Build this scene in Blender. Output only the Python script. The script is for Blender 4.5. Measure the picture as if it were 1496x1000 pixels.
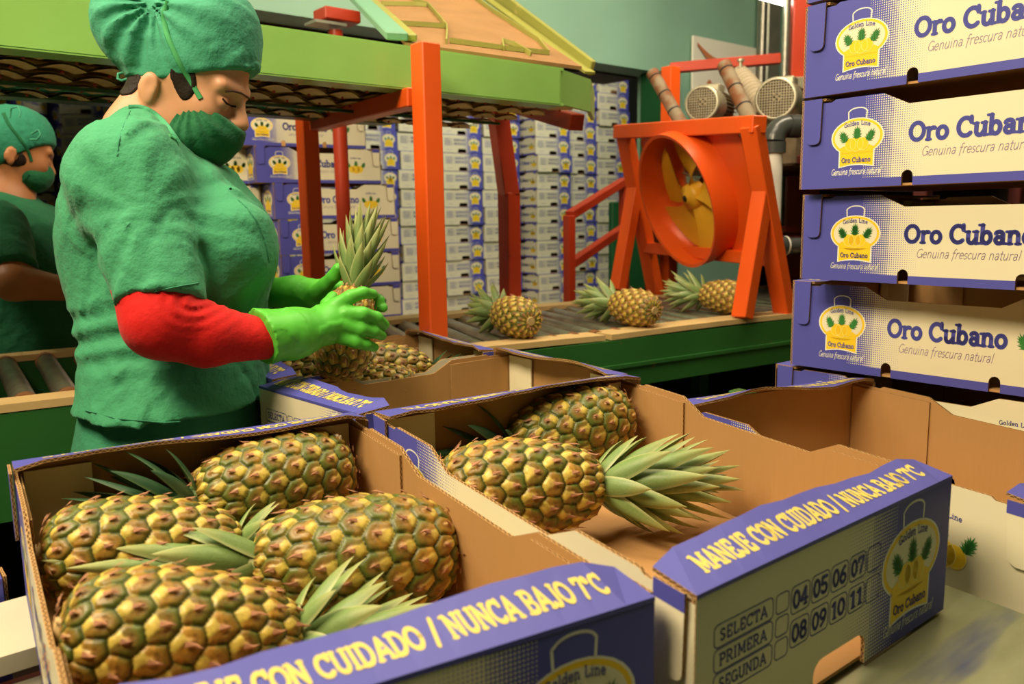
import bpy, bmesh, math, random
import numpy as np
from mathutils import Vector, Matrix

for _o in list(bpy.data.objects): bpy.data.objects.remove(_o)
SC = bpy.context.scene
COL = SC.collection
EYE = 1.25            # camera height above the floor; modelling below is done with the lens at the origin, lifted at the end
# ------------------------------------------------------------------ camera
FPX = 1204.0; _th = 0.877; _pi = math.atan((500 - 321.4) / FPX); _ro = -0.015
_F0 = np.array([math.cos(_th), math.sin(_th), 0]); _R0 = np.array([math.sin(_th), -math.cos(_th), 0]); _U0 = np.array([0, 0, 1.0])
CF = _F0 * math.cos(_pi) - _U0 * math.sin(_pi); _U = _U0 * math.cos(_pi) + _F0 * math.sin(_pi)
CR = _R0 * math.cos(_ro) + _U * math.sin(_ro); CR = CR - CF * (CR @ CF); CR /= np.linalg.norm(CR); CU = np.cross(CR, CF)
cam = bpy.data.cameras.new('camera'); cam.sensor_width = 36.0; cam.lens = 36.0 * FPX / 1496.0; cam.clip_start = 0.02
camo = bpy.data.objects.new('camera', cam); COL.objects.link(camo)
_m = Matrix(((CR[0], CU[0], -CF[0], 0), (CR[1], CU[1], -CF[1], 0), (CR[2], CU[2], -CF[2], 0), (0, 0, 0, 1)))
camo.matrix_world = _m
cam.dof.use_dof = True; cam.dof.focus_distance = 1.25; cam.dof.aperture_fstop = 6.3
SC.camera = camo
# ------------------------------------------------------------------ world, lights, exposure
w = bpy.data.worlds.new('world'); SC.world = w; w.use_nodes = True
bg = w.node_tree.nodes['Background']; bg.inputs[0].default_value = (1.0, 0.86, 0.62, 1); bg.inputs[1].default_value = 0.30
SC.view_settings.view_transform = 'Standard'; SC.view_settings.look = 'None'; SC.view_settings.gamma = 1.0
SC.view_settings.exposure = 0.65; SC.view_settings.use_curve_mapping = False
def area(name, loc, size, power, col=(1, .84, .6), target=None):
    l = bpy.data.lights.new(name, 'AREA'); l.shape = 'RECTANGLE'; l.size, l.size_y = size; l.energy = power; l.color = col
    o = bpy.data.objects.new(name, l); COL.objects.link(o); o.location = loc
    t = Vector(target) if target else Vector((loc[0], loc[1], loc[2] - 1))
    o.rotation_euler = (t - Vector(loc)).to_track_quat('-Z', 'Y').to_euler()
    return o
area('ceiling_light_near', (-0.75, 0.75, 1.55), (1.2, 0.6), 54, (1, .81, .53), target=(0.9, 0.9, -0.3))
area('ceiling_light_middle', (0.9, 1.1, 2.1), (1.6, 0.5), 26, target=(1.2, 1.3, 0))
area('ceiling_light_conveyor', (2.6, 1.3, 2.3), (2.4, 0.5), 55, target=(3.0, 3.2, .6))
area('ceiling_light_store', (4.2, 4.4, 2.2), (3.0, 0.6), 42, (1, .93, .76), target=(4.0, 5.9, -0.4))
area('ceiling_light_left', (-1.0, 2.6, 2.0), (1.4, 0.5), 30, target=(0.5, 3.2, 0))

# ------------------------------------------------------------------ helpers
def ray(x, y): return CF + CR * ((x - 748) / FPX) + CU * ((500 - y) / FPX)
def ond(x, y, d): return ray(x, y) * d                      # a point at distance d in front of the lens
def onax(x, y, i, v): r = ray(x, y); return r * (v / r[i])    # a point on the plane axis i = v
TX, TY = 0.066, -0.019
def onp(x, y, z0):                                           # a point on the sloping packing table family of planes
    r = ray(x, y); return r * ((z0 - TX * .5 + TY * .5) / (r[2] - TX * r[1] + TY * r[0]))
def tabz(x, y, z0=-0.441): return z0 + TX * (y - .5) - TY * (x - .5)

def tag(o, label=None, cat=None, group=None, kind=None):
    if label: o['label'] = label
    if cat: o['category'] = cat
    if group: o['group'] = group
    if kind: o['kind'] = kind
    return o
def empty(name, loc, label=None, cat=None, group=None, rot=None):
    o = bpy.data.objects.new(name, None); COL.objects.link(o); o.location = loc; o.empty_display_size = .05
    if rot is not None: o.rotation_euler = rot
    return tag(o, label, cat, group)
def link(name, me, parent=None, mat=None):
    o = bpy.data.objects.new(name, me); COL.objects.link(o)
    if parent is not None:
        o.parent = parent
    if mat is not None: me.materials.append(mat)
    return o
def copy_tree(o, parent=None):
    c = o.copy(); COL.objects.link(c)
    if parent is not None: c.parent = parent
    for ch in list(o.children): copy_tree(ch, c)
    return c

class MB:
    """collects verts / faces / material index / uv and links them as one mesh object"""
    def __init__(s): s.v = []; s.f = []; s.m = []; s.uv = []; s.sm = []
    def add(s, vs, fs, m=0, uv=None, smooth=False):
        n = len(s.v); s.v += [tuple(float(c) for c in p) for p in vs]
        for k, f in enumerate(fs):
            s.f.append([i + n for i in f]); s.m.append(m); s.sm.append(smooth)
            s.uv.append([uv[i] for i in f] if uv is not None else [(0, 0)] * len(f))
    def box(s, c, d, m=0, R=None, bev=0.0):
        c = np.array(c, float); hx, hy, hz = [q / 2 for q in d]
        if bev <= 0:
            pts = [(x * hx, y * hy, z * hz) for z in (-1, 1) for y in (-1, 1) for x in (-1, 1)]
            fs = [(0, 2, 3, 1), (4, 5, 7, 6), (0, 1, 5, 4), (2, 6, 7, 3), (0, 4, 6, 2), (1, 3, 7, 5)]
        else:
            b = min(bev, hx * .9, hy * .9, hz * .9); pts = []; idx = {}
            for z in (-1, 1):
                for y in (-1, 1):
                    for x in (-1, 1):
                        for ax in range(3):
                            p = [x * hx, y * hy, z * hz]
                            for k in range(3):
                                if k != ax: p[k] -= (x, y, z)[k] * b
                            idx[(x, y, z, ax)] = len(pts); pts.append(tuple(p))
            fs = []
            def q(*k): fs.append(tuple(idx[a] for a in k))
            for sg in (-1, 1):
                r = [(-1, -1), (1, -1), (1, 1), (-1, 1)]
                if sg < 0: r = r[::-1]
                q(*[(sg, a, b_, 0) for a, b_ in r]); q(*[(b_, sg, a, 1) for a, b_ in r]); q(*[(a, b_, sg, 2) for a, b_ in r])
            for a in (-1, 1):
                for c_ in (-1, 1):
                    e = [(-1, a, c_, 1), (1, a, c_, 1), (1, a, c_, 2), (-1, a, c_, 2)]; q(*(e if a * c_ < 0 else e[::-1]))
                    e = [(a, -1, c_, 0), (a, 1, c_, 0), (a, 1, c_, 2), (a, -1, c_, 2)]; q(*(e if a * c_ > 0 else e[::-1]))
                    e = [(a, c_, -1, 0), (a, c_, 1, 0), (a, c_, 1, 1), (a, c_, -1, 1)]; q(*(e if a * c_ < 0 else e[::-1]))
                    for z in (-1, 1):
                        t = [(a, c_, z, 0), (a, c_, z, 1), (a, c_, z, 2)]; q(*(t if a * c_ * z > 0 else t[::-1]))
        P = np.array(pts)
        if R is not None: P = P @ np.array(R).T
        s.add(P + c, fs, m)
    def bar(s, p, q, w, h, m=0, up=(0, 0, 1), bev=0.0):
        """rectangular bar from p to q; w across, h along up"""
        p = np.array(p, float); q = np.array(q, float); t = q - p; L = np.linalg.norm(t); t /= L
        u = np.array(up, float); sdir = np.cross(u, t); sdir /= np.linalg.norm(sdir); u = np.cross(t, sdir)
        s.box((p + q) / 2, (L, w, h), m, np.array([t, sdir, u]).T, bev)
    def tube(s, pts, r, n=12, m=0, cap=True, smooth=True):
        pts = [np.array(p, float) for p in pts]; rs = r if hasattr(r, '__len__') else [r] * len(pts)
        rings = []; prev = None
        for i, p in enumerate(pts):
            t = pts[min(i + 1, len(pts) - 1)] - pts[max(i - 1, 0)]; t = t / (np.linalg.norm(t) + 1e-12)
            if prev is None:
                a = np.array([0, 0, 1.]) if abs(t[2]) < .9 else np.array([1., 0, 0])
            else: a = prev
            x = a - t * (a @ t); x /= np.linalg.norm(x); y = np.cross(t, x); prev = x
            rings.append([p + rs[i] * (x * math.cos(2 * math.pi * k / n) + y * math.sin(2 * math.pi * k / n)) for k in range(n)])
        vs = [v for rg in rings for v in rg]; fs = []
        for i in range(len(pts) - 1):
            for k in range(n):
                k2 = (k + 1) % n; fs.append((i * n + k, i * n + k2, (i + 1) * n + k2, (i + 1) * n + k))
        s.add(vs, fs, m, smooth=smooth)
        if cap:
            s.add(rings[0], [tuple(range(n))[::-1]], m); s.add(rings[-1], [tuple(range(n))], m)
    def lathe(s, prof, c, ax=(0, 0, 1), n=32, m=0, smooth=True):
        """prof: (radius, height) pairs turned about ax through c"""
        ax = np.array(ax, float); ax /= np.linalg.norm(ax); a = np.array([0, 0, 1.]) if abs(ax[2]) < .9 else np.array([1., 0, 0])
        x = a - ax * (a @ ax); x /= np.linalg.norm(x); y = np.cross(ax, x); c = np.array(c, float)
        vs = [c + ax * h + r * (x * math.cos(2 * math.pi * k / n) + y * math.sin(2 * math.pi * k / n)) for r, h in prof for k in range(n)]
        fs = [(i * n + k, i * n + (k + 1) % n, (i + 1) * n + (k + 1) % n, (i + 1) * n + k) for i in range(len(prof) - 1) for k in range(n)]
        s.add(vs, fs, m, smooth=smooth)
    def mesh(s, name, mats, xf=None):
        me = bpy.data.meshes.new(name); V = s.v if xf is None else [tuple(xf(p)) for p in s.v]
        me.from_pydata(V, [], s.f)
        for mt in (mats if isinstance(mats, (list, tuple)) else [mats]): me.materials.append(mt)
        me.polygons.foreach_set('material_index', s.m); me.polygons.foreach_set('use_smooth', s.sm)
        ul = me.uv_layers.new(name='UVMap'); flat = [c for fuv in s.uv for p in fuv for c in p]
        ul.data.foreach_set('uv', flat); me.update(); return me
    def build(s, name, mats, parent=None, xf=None):
        me = s.mesh(name, mats, xf); o = bpy.data.objects.new(name, me); COL.objects.link(o)
        if parent is not None: o.parent = parent
        return o

# ------------------------------------------------------------------ materials
class NT:
    def __init__(s, name, rough=.6, spec=.4):
        s.mat = bpy.data.materials.new(name); s.mat.use_nodes = True; s.t = s.mat.node_tree; s.n = s.t.nodes; s.l = s.t.links
        s.b = s.n['Principled BSDF']; s.b.inputs['Roughness'].default_value = rough; s.b.inputs['Specular IOR Level'].default_value = spec
    def node(s, typ, **kw):
        n = s.n.new(typ)
        for k, v in kw.items(): setattr(n, k, v)
        return n
    def inp(s, sock, v):
        if hasattr(v, 'links') or hasattr(v, 'is_linked'): s.l.new(v, sock)
        else: sock.default_value = v
    def math(s, op, a, b=0.0, c=0.0):
        n = s.node('ShaderNodeMath', operation=op); s.inp(n.inputs[0], a); s.inp(n.inputs[1], b); s.inp(n.inputs[2], c); return n.outputs[0]
    def mix(s, fac, a, b):
        n = s.node('ShaderNodeMix', data_type='RGBA'); s.inp(n.inputs[0], fac); s.inp(n.inputs[6], a if hasattr(a, 'links') else (*a, 1)); s.inp(n.inputs[7], b if hasattr(b, 'links') else (*b, 1)); return n.outputs[2]
    def coord(s, which='Object'): return s.node('ShaderNodeTexCoord').outputs[which]
    def noise(s, scale, detail=3, vec=None, rough=.5):
        n = s.node('ShaderNodeTexNoise'); n.inputs['Scale'].default_value = scale; n.inputs['Detail'].default_value = detail; n.inputs['Roughness'].default_value = rough
        s.l.new(vec if vec is not None else s.coord(), n.inputs['Vector']); return n.outputs[0]
    def ramp(s, fac, p0, p1):
        n = s.node('ShaderNodeMapRange'); n.inputs[1].default_value = p0; n.inputs[2].default_value = p1; s.l.new(fac, n.inputs[0]); return n.outputs[0]
    def mapping(s, vec, scale): n = s.node('ShaderNodeMapping'); n.inputs['Scale'].default_value = scale; s.l.new(vec, n.inputs['Vector']); return n.outputs[0]
    def sep(s, vec): n = s.node('ShaderNodeSeparateXYZ'); s.l.new(vec, n.inputs[0]); return n.outputs
    def bump(s, h, strength=.3, dist=.002):
        n = s.node('ShaderNodeBump'); n.inputs['Strength'].default_value = strength; n.inputs['Distance'].default_value = dist
        s.l.new(h, n.inputs['Height']); s.l.new(n.outputs[0], s.b.inputs['Normal'])
    def col(s, c): s.inp(s.b.inputs['Base Color'], c if hasattr(c, 'links') else (*c, 1)); return s.mat

def m_plain(name, c, rough=.5, spec=.4, metal=0.0, var=.12, scale=8, bump=0.0, bscale=60):
    q = NT(name, rough, spec); q.b.inputs['Metallic'].default_value = metal
    n = q.noise(scale, 4); d = tuple(x * (1 - var * 2) for x in c); l = tuple(min(1, x * (1 + var)) for x in c)
    q.col(q.mix(n, d, l))
    if bump: q.bump(q.noise(bscale, 3), bump, .002)
    return q.mat
def m_paint(name, c, worn, wear=.62, rough=.35, scale=14):
    """glossy oil paint with chips and grime"""
    q = NT(name, rough, .5); n = q.noise(scale, 8, rough=.7); big = q.noise(2.5, 3)
    base = q.mix(q.ramp(big, .3, .7), tuple(x * .84 for x in c), tuple(min(1, x * 1.1) for x in c))
    q.col(q.mix(q.ramp(n, wear, wear + .05), base, worn)); q.bump(q.noise(35, 4), .25, .002); return q.mat
M = {}
BLUE = (0.082, 0.085, 0.40); CREAM = (0.80, 0.74, 0.52); YEL = (0.90, 0.60, 0.02)
def m_print(name, u0, u1, flip, strip):
    """printed carton liner: uv in metres. blue -> halftone squares -> cream, blue strip along the foot"""
    q = NT(name, .5, .35); uv = q.sep(q.coord('UV')); u, v = uv[0], uv[1]
    t = q.node('ShaderNodeMapRange'); t.inputs[1].default_value = u0; t.inputs[2].default_value = u1; q.l.new(u, t.inputs[0]); t = t.outputs[0]
    if flip: t = q.math('SUBTRACT', 1.0, t)
    P = .0037
    cx = q.math('ABSOLUTE', q.math('SUBTRACT', q.math('FRACT', q.math('DIVIDE', u, P)), .5))
    cy = q.math('ABSOLUTE', q.math('SUBTRACT', q.math('FRACT', q.math('DIVIDE', v, P)), .5))
    mx = q.math('MULTIPLY', q.math('MAXIMUM', cx, cy), 2.0); mn = q.math('MULTIPLY', q.math('MINIMUM', cx, cy), 2.0)
    wdots = q.math('LESS_THAN', mx, q.math('ADD', q.math('MULTIPLY', t, 1.0), .28)); cdots = q.math('LESS_THAN', mn, q.math('ADD', q.math('MULTIPLY', t, .75), .12)); late = q.math('GREATER_THAN', t, .48)
    dots = q.math('ADD', q.math('MULTIPLY', wdots, q.math('SUBTRACT', 1.0, late)), q.math('MULTIPLY', cdots, late)); g = q.math('GREATER_THAN', t, .001); g2 = q.math('GREATER_THAN', t, .985)
    fac = q.math('MAXIMUM', q.math('MULTIPLY', dots, g), g2)
    if strip: fac = q.math('MULTIPLY', fac, q.math('GREATER_THAN', v, .014))
    n = q.noise(4, 3); cream = q.mix(n, tuple(x * .9 for x in CREAM), CREAM); blue = q.mix(n, tuple(x * .85 for x in BLUE), tuple(x * 1.1 for x in BLUE))
    q.bump(q.noise(1.0, 2, q.mapping(q.coord('UV'), (260, 12, 1))), .12, .001)
    q.col(q.mix(fac, blue, cream)); return q.mat
def m_kraft(name, c=(0.46, 0.255, 0.095)):
    q = NT(name, .75, .2); n = q.noise(5, 5); f = q.noise(1, 2, q.mapping(q.coord(), (300, 300, 20)))
    b = q.mix(n, tuple(x * .86 for x in c), tuple(x * 1.1 for x in c)); q.col(q.mix(q.math('MULTIPLY', f, .22), b, tuple(x * .6 for x in c))); q.bump(f, .12, .001); return q.mat
def m_edge(name):
    """cut edge of corrugated board: uv.x along the edge in metres, uv.y 0..1 across"""
    q = NT(name, .85, .1); uv = q.sep(q.coord('UV'))
    wv = q.math('SINE', q.math('MULTIPLY', uv[0], 2 * math.pi / .0075)); y = q.math('SUBTRACT', uv[1], .5)
    dd = q.math('ABSOLUTE', q.math('SUBTRACT', y, q.math('MULTIPLY', wv, .27)))
    flute = q.math('LESS_THAN', dd, .12); liner = q.math('GREATER_THAN', q.math('ABSOLUTE', y), .36)
    fac = q.math('MAXIMUM', flute, liner); nz = q.noise(90, 3); k = q.mix(nz, (.40, .22, .08), (.66, .42, .19))
    q.col(q.mix(fac, (.09, .045, .015), k)); return q.mat
M['side'] = m_print('printed_side_liner', .115, .215, False, True)
M['end'] = m_print('printed_end_liner', .205, .30, True, False)
M['kraft'] = m_kraft('kraft_liner'); M['kraft_floor'] = m_kraft('kraft_base', (0.52, 0.285, 0.11)); M['edge'] = m_edge('corrugated_edge')
M['blue'] = m_plain('blue_print', BLUE, .45, .4, var=.05); M['cream'] = m_plain('cream_print', CREAM, .5, .35, var=.05)
M['white'] = m_plain('white_print', (.86, .84, .72), .5, .3, var=.03); M['yellow'] = m_plain('yellow_print', YEL, .5, .3, var=.04)
M['yline'] = m_plain('light_yellow_print', (.95, .78, .2), .5, .3, var=.03)
M['green_ink'] = m_plain('green_print', (.04, .22, .04), .5, .3, var=.1); M['ink'] = m_plain('dark_blue_ink', (.062, .068, .33), .5, .3, var=.03)
M['grey_ink'] = m_plain('grey_violet_ink', (.30, .22, .34), .5, .3, var=.03); M['ybold'] = m_plain('yellow_band_ink', (.72, .58, .14), .5, .3, var=.05)
M['orange'] = m_paint('orange_enamel', (.80, .10, .008), (.30, .03, .01), .70, .38)
M['red'] = m_paint('red_enamel', (.42, .035, .008), (.12, .02, .01), .66, .42)
M['lime'] = m_paint('light_green_enamel', (.26, .50, .115), (.55, .42, .09), .70, .3)
M['green'] = m_paint('dark_green_enamel', (.022, .12, .022), (.16, .12, .05), .66, .42)
M['dkgreen'] = m_paint('deep_green_enamel', (.008, .075, .022), (.02, .05, .02), .7, .4)
M['olive'] = m_paint('olive_edge_paint', (.30, .30, .06), (.45, .36, .1), .6, .5)
M['wood'] = m_plain('worn_wood_strip', (.62, .43, .19), .6, .25, var=.15, scale=6, bump=.3, bscale=30)
M['steel'] = m_plain('galvanised_steel', (.36, .34, .28), .33, .5, .85, .25, 25)
M['rust'] = m_plain('rusty_steel', (.30, .13, .05), .7, .3, .3, .35, 40)
M['zinc'] = m_plain('dull_zinc_sheet', (.42, .43, .34), .38, .5, .6, .2, 6)
M['dark'] = m_plain('dark_machinery', (.018, .010, .006), .7, .2, 0, .3, 5)
M['maroon'] = m_plain('dark_red_steel', (.085, .012, .008), .5, .3, 0, .3, 6)
M['black'] = m_plain('black_rubber', (.012, .012, .012), .5, .3)
# ------------------------------------------------------------------ lettering (stroke alphabet with slab serifs)
def _arc(cx, cy, rx, ry, a0, a1, n=9):
    return [(cx + rx * math.cos(math.radians(a0 + (a1 - a0) * i / n)), cy + ry * math.sin(math.radians(a0 + (a1 - a0) * i / n))) for i in range(n + 1)]
G = {}
def g(ch, w_, lines, ser=()): G[ch] = (w_, lines, ser)
g('O', .86, [_arc(.43, .5, .37, .45, 0, 360, 16)]); g('C', .80, [_arc(.43, .5, .37, .45, 45, 315, 13), [(.70, .98), (.70, .72)]])
g('G', .86, [_arc(.43, .5, .37, .45, 45, 345, 13), [(.79, .05), (.79, .42), (.55, .42)]]); g('o', .62, [_arc(.31, .33, .25, .30, 0, 360, 14)])
g('r', .52, [[(.15, .03), (.15, .62)], _arc(.38, .42, .2, .2, 150, 60, 4)], ((.15, .02), (.07, .63)))
g('u', .68, [[(.12, .62), (.12, .22)] + _arc(.30, .2, .18, .17, 180, 300, 5) + [(.52, .25)], [(.54, .64), (.54, .03)]], ((.08, .63), (.50, .63), (.60, .02)))
g('b', .64, [[(.12, .98), (.12, .05)], _arc(.33, .33, .22, .30, 0, 360, 14)], ((.06, .98),))
g('a', .62, [_arc(.28, .20, .18, .17, 0, 360, 12), _arc(.28, .44, .20, .20, 150, 20, 5) + [(.47, .06)]], ((.52, .03),))
g('n', .70, [[(.14, .03), (.14, .62)], [(.14, .4)] + _arc(.34, .42, .2, .21, 140, 10, 6) + [(.54, .03)]], ((.14, .02), (.08, .63), (.55, .02)))
g('l', .34, [[(.16, .98), (.16, .03)]], ((.16, .02), (.1, .98))); g('i', .34, [[(.16, .62), (.16, .03)], [(.16, .86), (.16, .87)]], ((.16, .02), (.1, .63)))
g('d', .66, [[(.52, .98), (.52, .03)], _arc(.30, .33, .22, .30, 0, 360, 14)], ((.46, .98), (.58, .02)))
g('e', .60, [[(.08, .35), (.52, .35)] + _arc(.30, .33, .23, .30, 10, 320, 12)]); g('L', .68, [[(.16, .97), (.16, .03), (.62, .03), (.62, .26)]], ((.16, .97),))
g('f', .42, [[(.16, -.2), (.18, .7)] + _arc(.34, .78, .16, .2, 180, 50, 5), [(.02, .6), (.36, .6)]]); g('s', .48, [_arc(.25, .46, .16, .15, 40, 230, 6) + _arc(.23, .17, .17, .15, 60, -150, 6)])
g('c', .52, [_arc(.30, .33, .23, .29, 50, 310, 9)]); g('t', .40, [[(.18, .86), (.18, .12)] + _arc(.30, .12, .12, .1, 180, 300, 4), [(.02, .62), (.36, .62)]])
g('M', 1.0, [[(.14, .03), (.17, .97), (.50, .2), (.83, .97), (.86, .03)]], ((.14, .02), (.86, .02), (.12, .97), (.88, .97)))
g('A', .86, [[(.08, .03), (.43, .97), (.78, .03)], [(.2, .33), (.66, .33)]], ((.1, .02), (.76, .02))); g('N', .88, [[(.14, .03), (.14, .97), (.72, .05), (.72, .97)]], ((.14, .02), (.08, .97), (.72, .97)))
g('E', .72, [[(.62, .76), (.62, .97), (.16, .97), (.16, .03), (.64, .03), (.64, .26)], [(.16, .5), (.48, .5)]]); g('J', .60, [[(.44, .97), (.44, .25)] + _arc(.26, .23, .18, .2, 0, -160, 6)], ((.44, .97),))
g('U', .82, [[(.14, .97), (.14, .33)] + _arc(.41, .31, .27, .28, 180, 360, 8) + [(.68, .97)]], ((.14, .97), (.68, .97))); g('I', .38, [[(.18, .97), (.18, .03)]], ((.18, .02), (.18, .97)))
g('D', .84, [[(.15, .03), (.15, .97), (.35, .97)] + _arc(.36, .5, .37, .47, 90, -90, 9) + [(.15, .03)]], ((.12, .02), (.12, .97)))
g('B', .76, [[(.15, .03), (.15, .97), (.4, .97)] + _arc(.40, .74, .22, .23, 90, -90, 6) + [(.15, .51)], [(.4, .51)] + _arc(.40, .27, .25, .24, 90, -90, 6) + [(.15, .03)]], ((.1, .02), (.1, .97)))
g('7', .66, [[(.08, .78), (.08, .95), (.58, .95), (.25, .03)]]); g('*', .40, [_arc(.18, .82, .11, .12, 0, 360, 8)]); g('/', .60, [[(.1, -.08), (.48, 1.05)]])
g('S', .66, [_arc(.34, .73, .23, .22, 30, 250, 7) + _arc(.32, .27, .25, .23, 70, -150, 8)], ()); g('T', .76, [[(.06, .74), (.06, .96), (.68, .96), (.68, .74)], [(.37, .96), (.37, .03)]], ((.37, .02),))
g('P', .72, [[(.15, .03), (.15, .97), (.4, .97)] + _arc(.40, .72, .25, .25, 90, -90, 7) + [(.15, .47)]], ((.15, .02), (.1, .97))); g('R', .80, [[(.15, .03), (.15, .97), (.4, .97)] + _arc(.40, .72, .24, .25, 90, -90, 7) + [(.15, .47)], [(.4, .47), (.68, .05)]], ((.15, .02), (.1, .97), (.7, .03)))
g('0', .68, [_arc(.33, .5, .24, .45, 0, 360, 14)]); g('1', .50, [[(.10, .8), (.27, .95), (.27, .03)]], ((.27, .02),)); g('4', .68, [[(.45, .03), (.45, .95), (.05, .3), (.6, .3)]], ((.45, .02),))
g('5', .66, [[(.55, .95), (.14, .95), (.12, .55)] + _arc(.31, .32, .25, .27, 110, -150, 9)]); g('6', .68, [_arc(.33, .3, .24, .26, 0, 360, 12), [(.10, .36), (.2, .7), (.5, .95)]])
g('8', .66, [_arc(.33, .72, .2, .22, 0, 360, 11), _arc(.33, .27, .24, .25, 0, 360, 12)]); g('9', .68, [_arc(.33, .68, .24, .26, 0, 360, 12), [(.56, .62), (.46, .3), (.16, .04)]]); g(' ', .36, [])

def ribbon(line, h):
    out = []
    for a, b in zip(line[:-1], line[1:]):
        dx, dy = b[0] - a[0], b[1] - a[1]; L = math.hypot(dx, dy)
        if L < 1e-9: continue
        nx, ny = -dy / L * h, dx / L * h
        out.append([(a[0] - nx, a[1] - ny), (b[0] - nx, b[1] - ny), (b[0] + nx, b[1] + ny), (a[0] + nx, a[1] + ny)])
    for p in line: out.append([(p[0] + h * math.cos(k * math.pi / 3), p[1] + h * math.sin(k * math.pi / 3)) for k in range(6)])
    return out
def text(s, x, y, size, weight=.085, align='c', slant=0.0, serif=True, width=None, bend=0.0, space=0.0):
    W_ = sum(G[c][0] + space for c in s); sx = size if width is None else width / W_; x0 = x - (W_ * sx / 2 if align == 'c' else 0); out = []; cx = 0
    for c in s:
        gw, lines, ser = G[c]; ps = []
        for ln in lines: ps += ribbon(ln, weight)
        if serif:
            for sxx, syy in ser: ps += ribbon([(sxx - .13, syy), (sxx + .13, syy)], weight * .62)
        for p in ps:
            q = []
            for (a, b) in p:
                X = x0 + (cx + a + slant * b) * sx; Y = y + b * size
                if bend: Y -= bend * (X - x) ** 2
                q.append((X, Y))
            out.append(q)
        cx += gw + space
    return out
def ellipse(cx, cy, rx, ry, n=24, a0=0, a1=360): return [(cx + rx * math.cos(math.radians(a0 + (a1 - a0) * i / n)), cy + ry * math.sin(math.radians(a0 + (a1 - a0) * i / n))) for i in range(n if a1 - a0 == 360 else n + 1)]
def rrect(x0, y0, x1, y1, r, n=4):
    p = []
    for cx, cy, a in ((x1 - r, y1 - r, 0), (x0 + r, y1 - r, 90), (x0 + r, y0 + r, 180), (x1 - r, y0 + r, 270)): p += [(cx + r * math.cos(math.radians(a + 90 * i / n)), cy + r * math.sin(math.radians(a + 90 * i / n))) for i in range(n + 1)]
    return p
def outline(poly, h): return ribbon(poly + [poly[0]], h)
def crown(cx, cy, s, lean=0.0):
    out = []
    for a, L in ((-75, .55), (-50, .75), (-27, .85), (0, 1.0), (27, .85), (50, .75), (75, .55)):
        for k in (0, .22, .42):
            t = math.radians(90 - a * (1 - k * .4) + lean); bx, by = cx + k * s * math.cos(math.radians(90 + lean)), cy + k * s * math.sin(math.radians(90 + lean)); l = L * s * (1 - k * .55) * .72; wdt = s * .10
            out.append([(bx - wdt * math.sin(t), by + wdt * math.cos(t)), (bx + wdt * math.sin(t), by - wdt * math.cos(t)), (bx + l * math.cos(t), by + l * math.sin(t))])
    return out
# layers are (material slot, lift, polygons). slots: 0 printed liner 1 kraft 2 edge 3 blue 4 cream 5 white 6 yellow 7 light yellow 8 green 9 ink 10 grey 11 band yellow
PM = ['side', 'kraft', 'edge', 'blue', 'cream', 'white', 'yellow', 'yline', 'green_ink', 'ink', 'grey_ink', 'ybold']
def mats(first='side'): return [M[first]] + [M[k] for k in PM[1:]]
def logo(cx, cz, s, detail=True):
    """the round-topped emblem: s = width"""
    L = []; e = lambda k: ellipse(cx, cz + .14 * s, .5 * s * k, .345 * s * k, 28)
    def foot(k):
        wd = .33 * s + (k - 1) * .5 * s; zb = cz - .42 * s - (k - 1) * .5 * s
        return [(cx - wd, cz)] + [(cx - wd + 2 * wd * i / 8, zb + .045 * s * math.sin(math.pi * i / 8)) for i in range(9)] + [(cx + wd, cz)]
    L += [(5, 1, [e(1.05), foot(1.05)]), (6, 2, [e(1.0), foot(1.0)]), (4, 3, [ellipse(cx, cz + .14 * s, .455 * s, .30 * s, 28)])]
    wd = .33 * s; L += [(6, 4, [[(cx - wd, cz - .06 * s), (cx - wd, cz - .16 * s), (cx + wd, cz - .16 * s), (cx + wd, cz - .06 * s), (cx + .25 * s, cz - .02 * s), (cx - .25 * s, cz - .02 * s)]])]
    L += [(5, 1, ribbon([(cx - .18 * s, cz + .47 * s), (cx - .19 * s, cz + .62 * s)] + ellipse(cx, cz + .62 * s, .17 * s, .07 * s, 8, 150, 30) + [(cx + .18 * s, cz + .62 * s), (cx + .17 * s, cz + .47 * s)], .011 * s))]
    L += [(6, 5, [ellipse(cx, cz, .13 * s, .14 * s, 16), ellipse(cx - .12 * s, cz, .11 * s, .12 * s, 16), ellipse(cx + .12 * s, cz, .11 * s, .12 * s, 16)])]
    if detail:
        for dx, r in ((0, .13), (-.12, .11), (.12, .11)): L.append((7, 6, outline(ellipse(cx + dx * s, cz, r * s, (r + .01) * s, 16), .005 * s)))
    L += [(8, 7, crown(cx, cz + .12 * s, .25 * s) + crown(cx - .22 * s, cz + .07 * s, .25 * s, 30) + crown(cx + .22 * s, cz + .07 * s, .25 * s, -30))]
    if detail:
        L += [(9, 7, text('Golden Line', cx, cz + .36 * s, .085 * s, .075, width=.52 * s, bend=.55 / s, space=.08)), (9, 7, text('Oro Cubano', cx, cz - .345 * s, .095 * s, .085, width=.58 * s, space=.06))]
    return L
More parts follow.
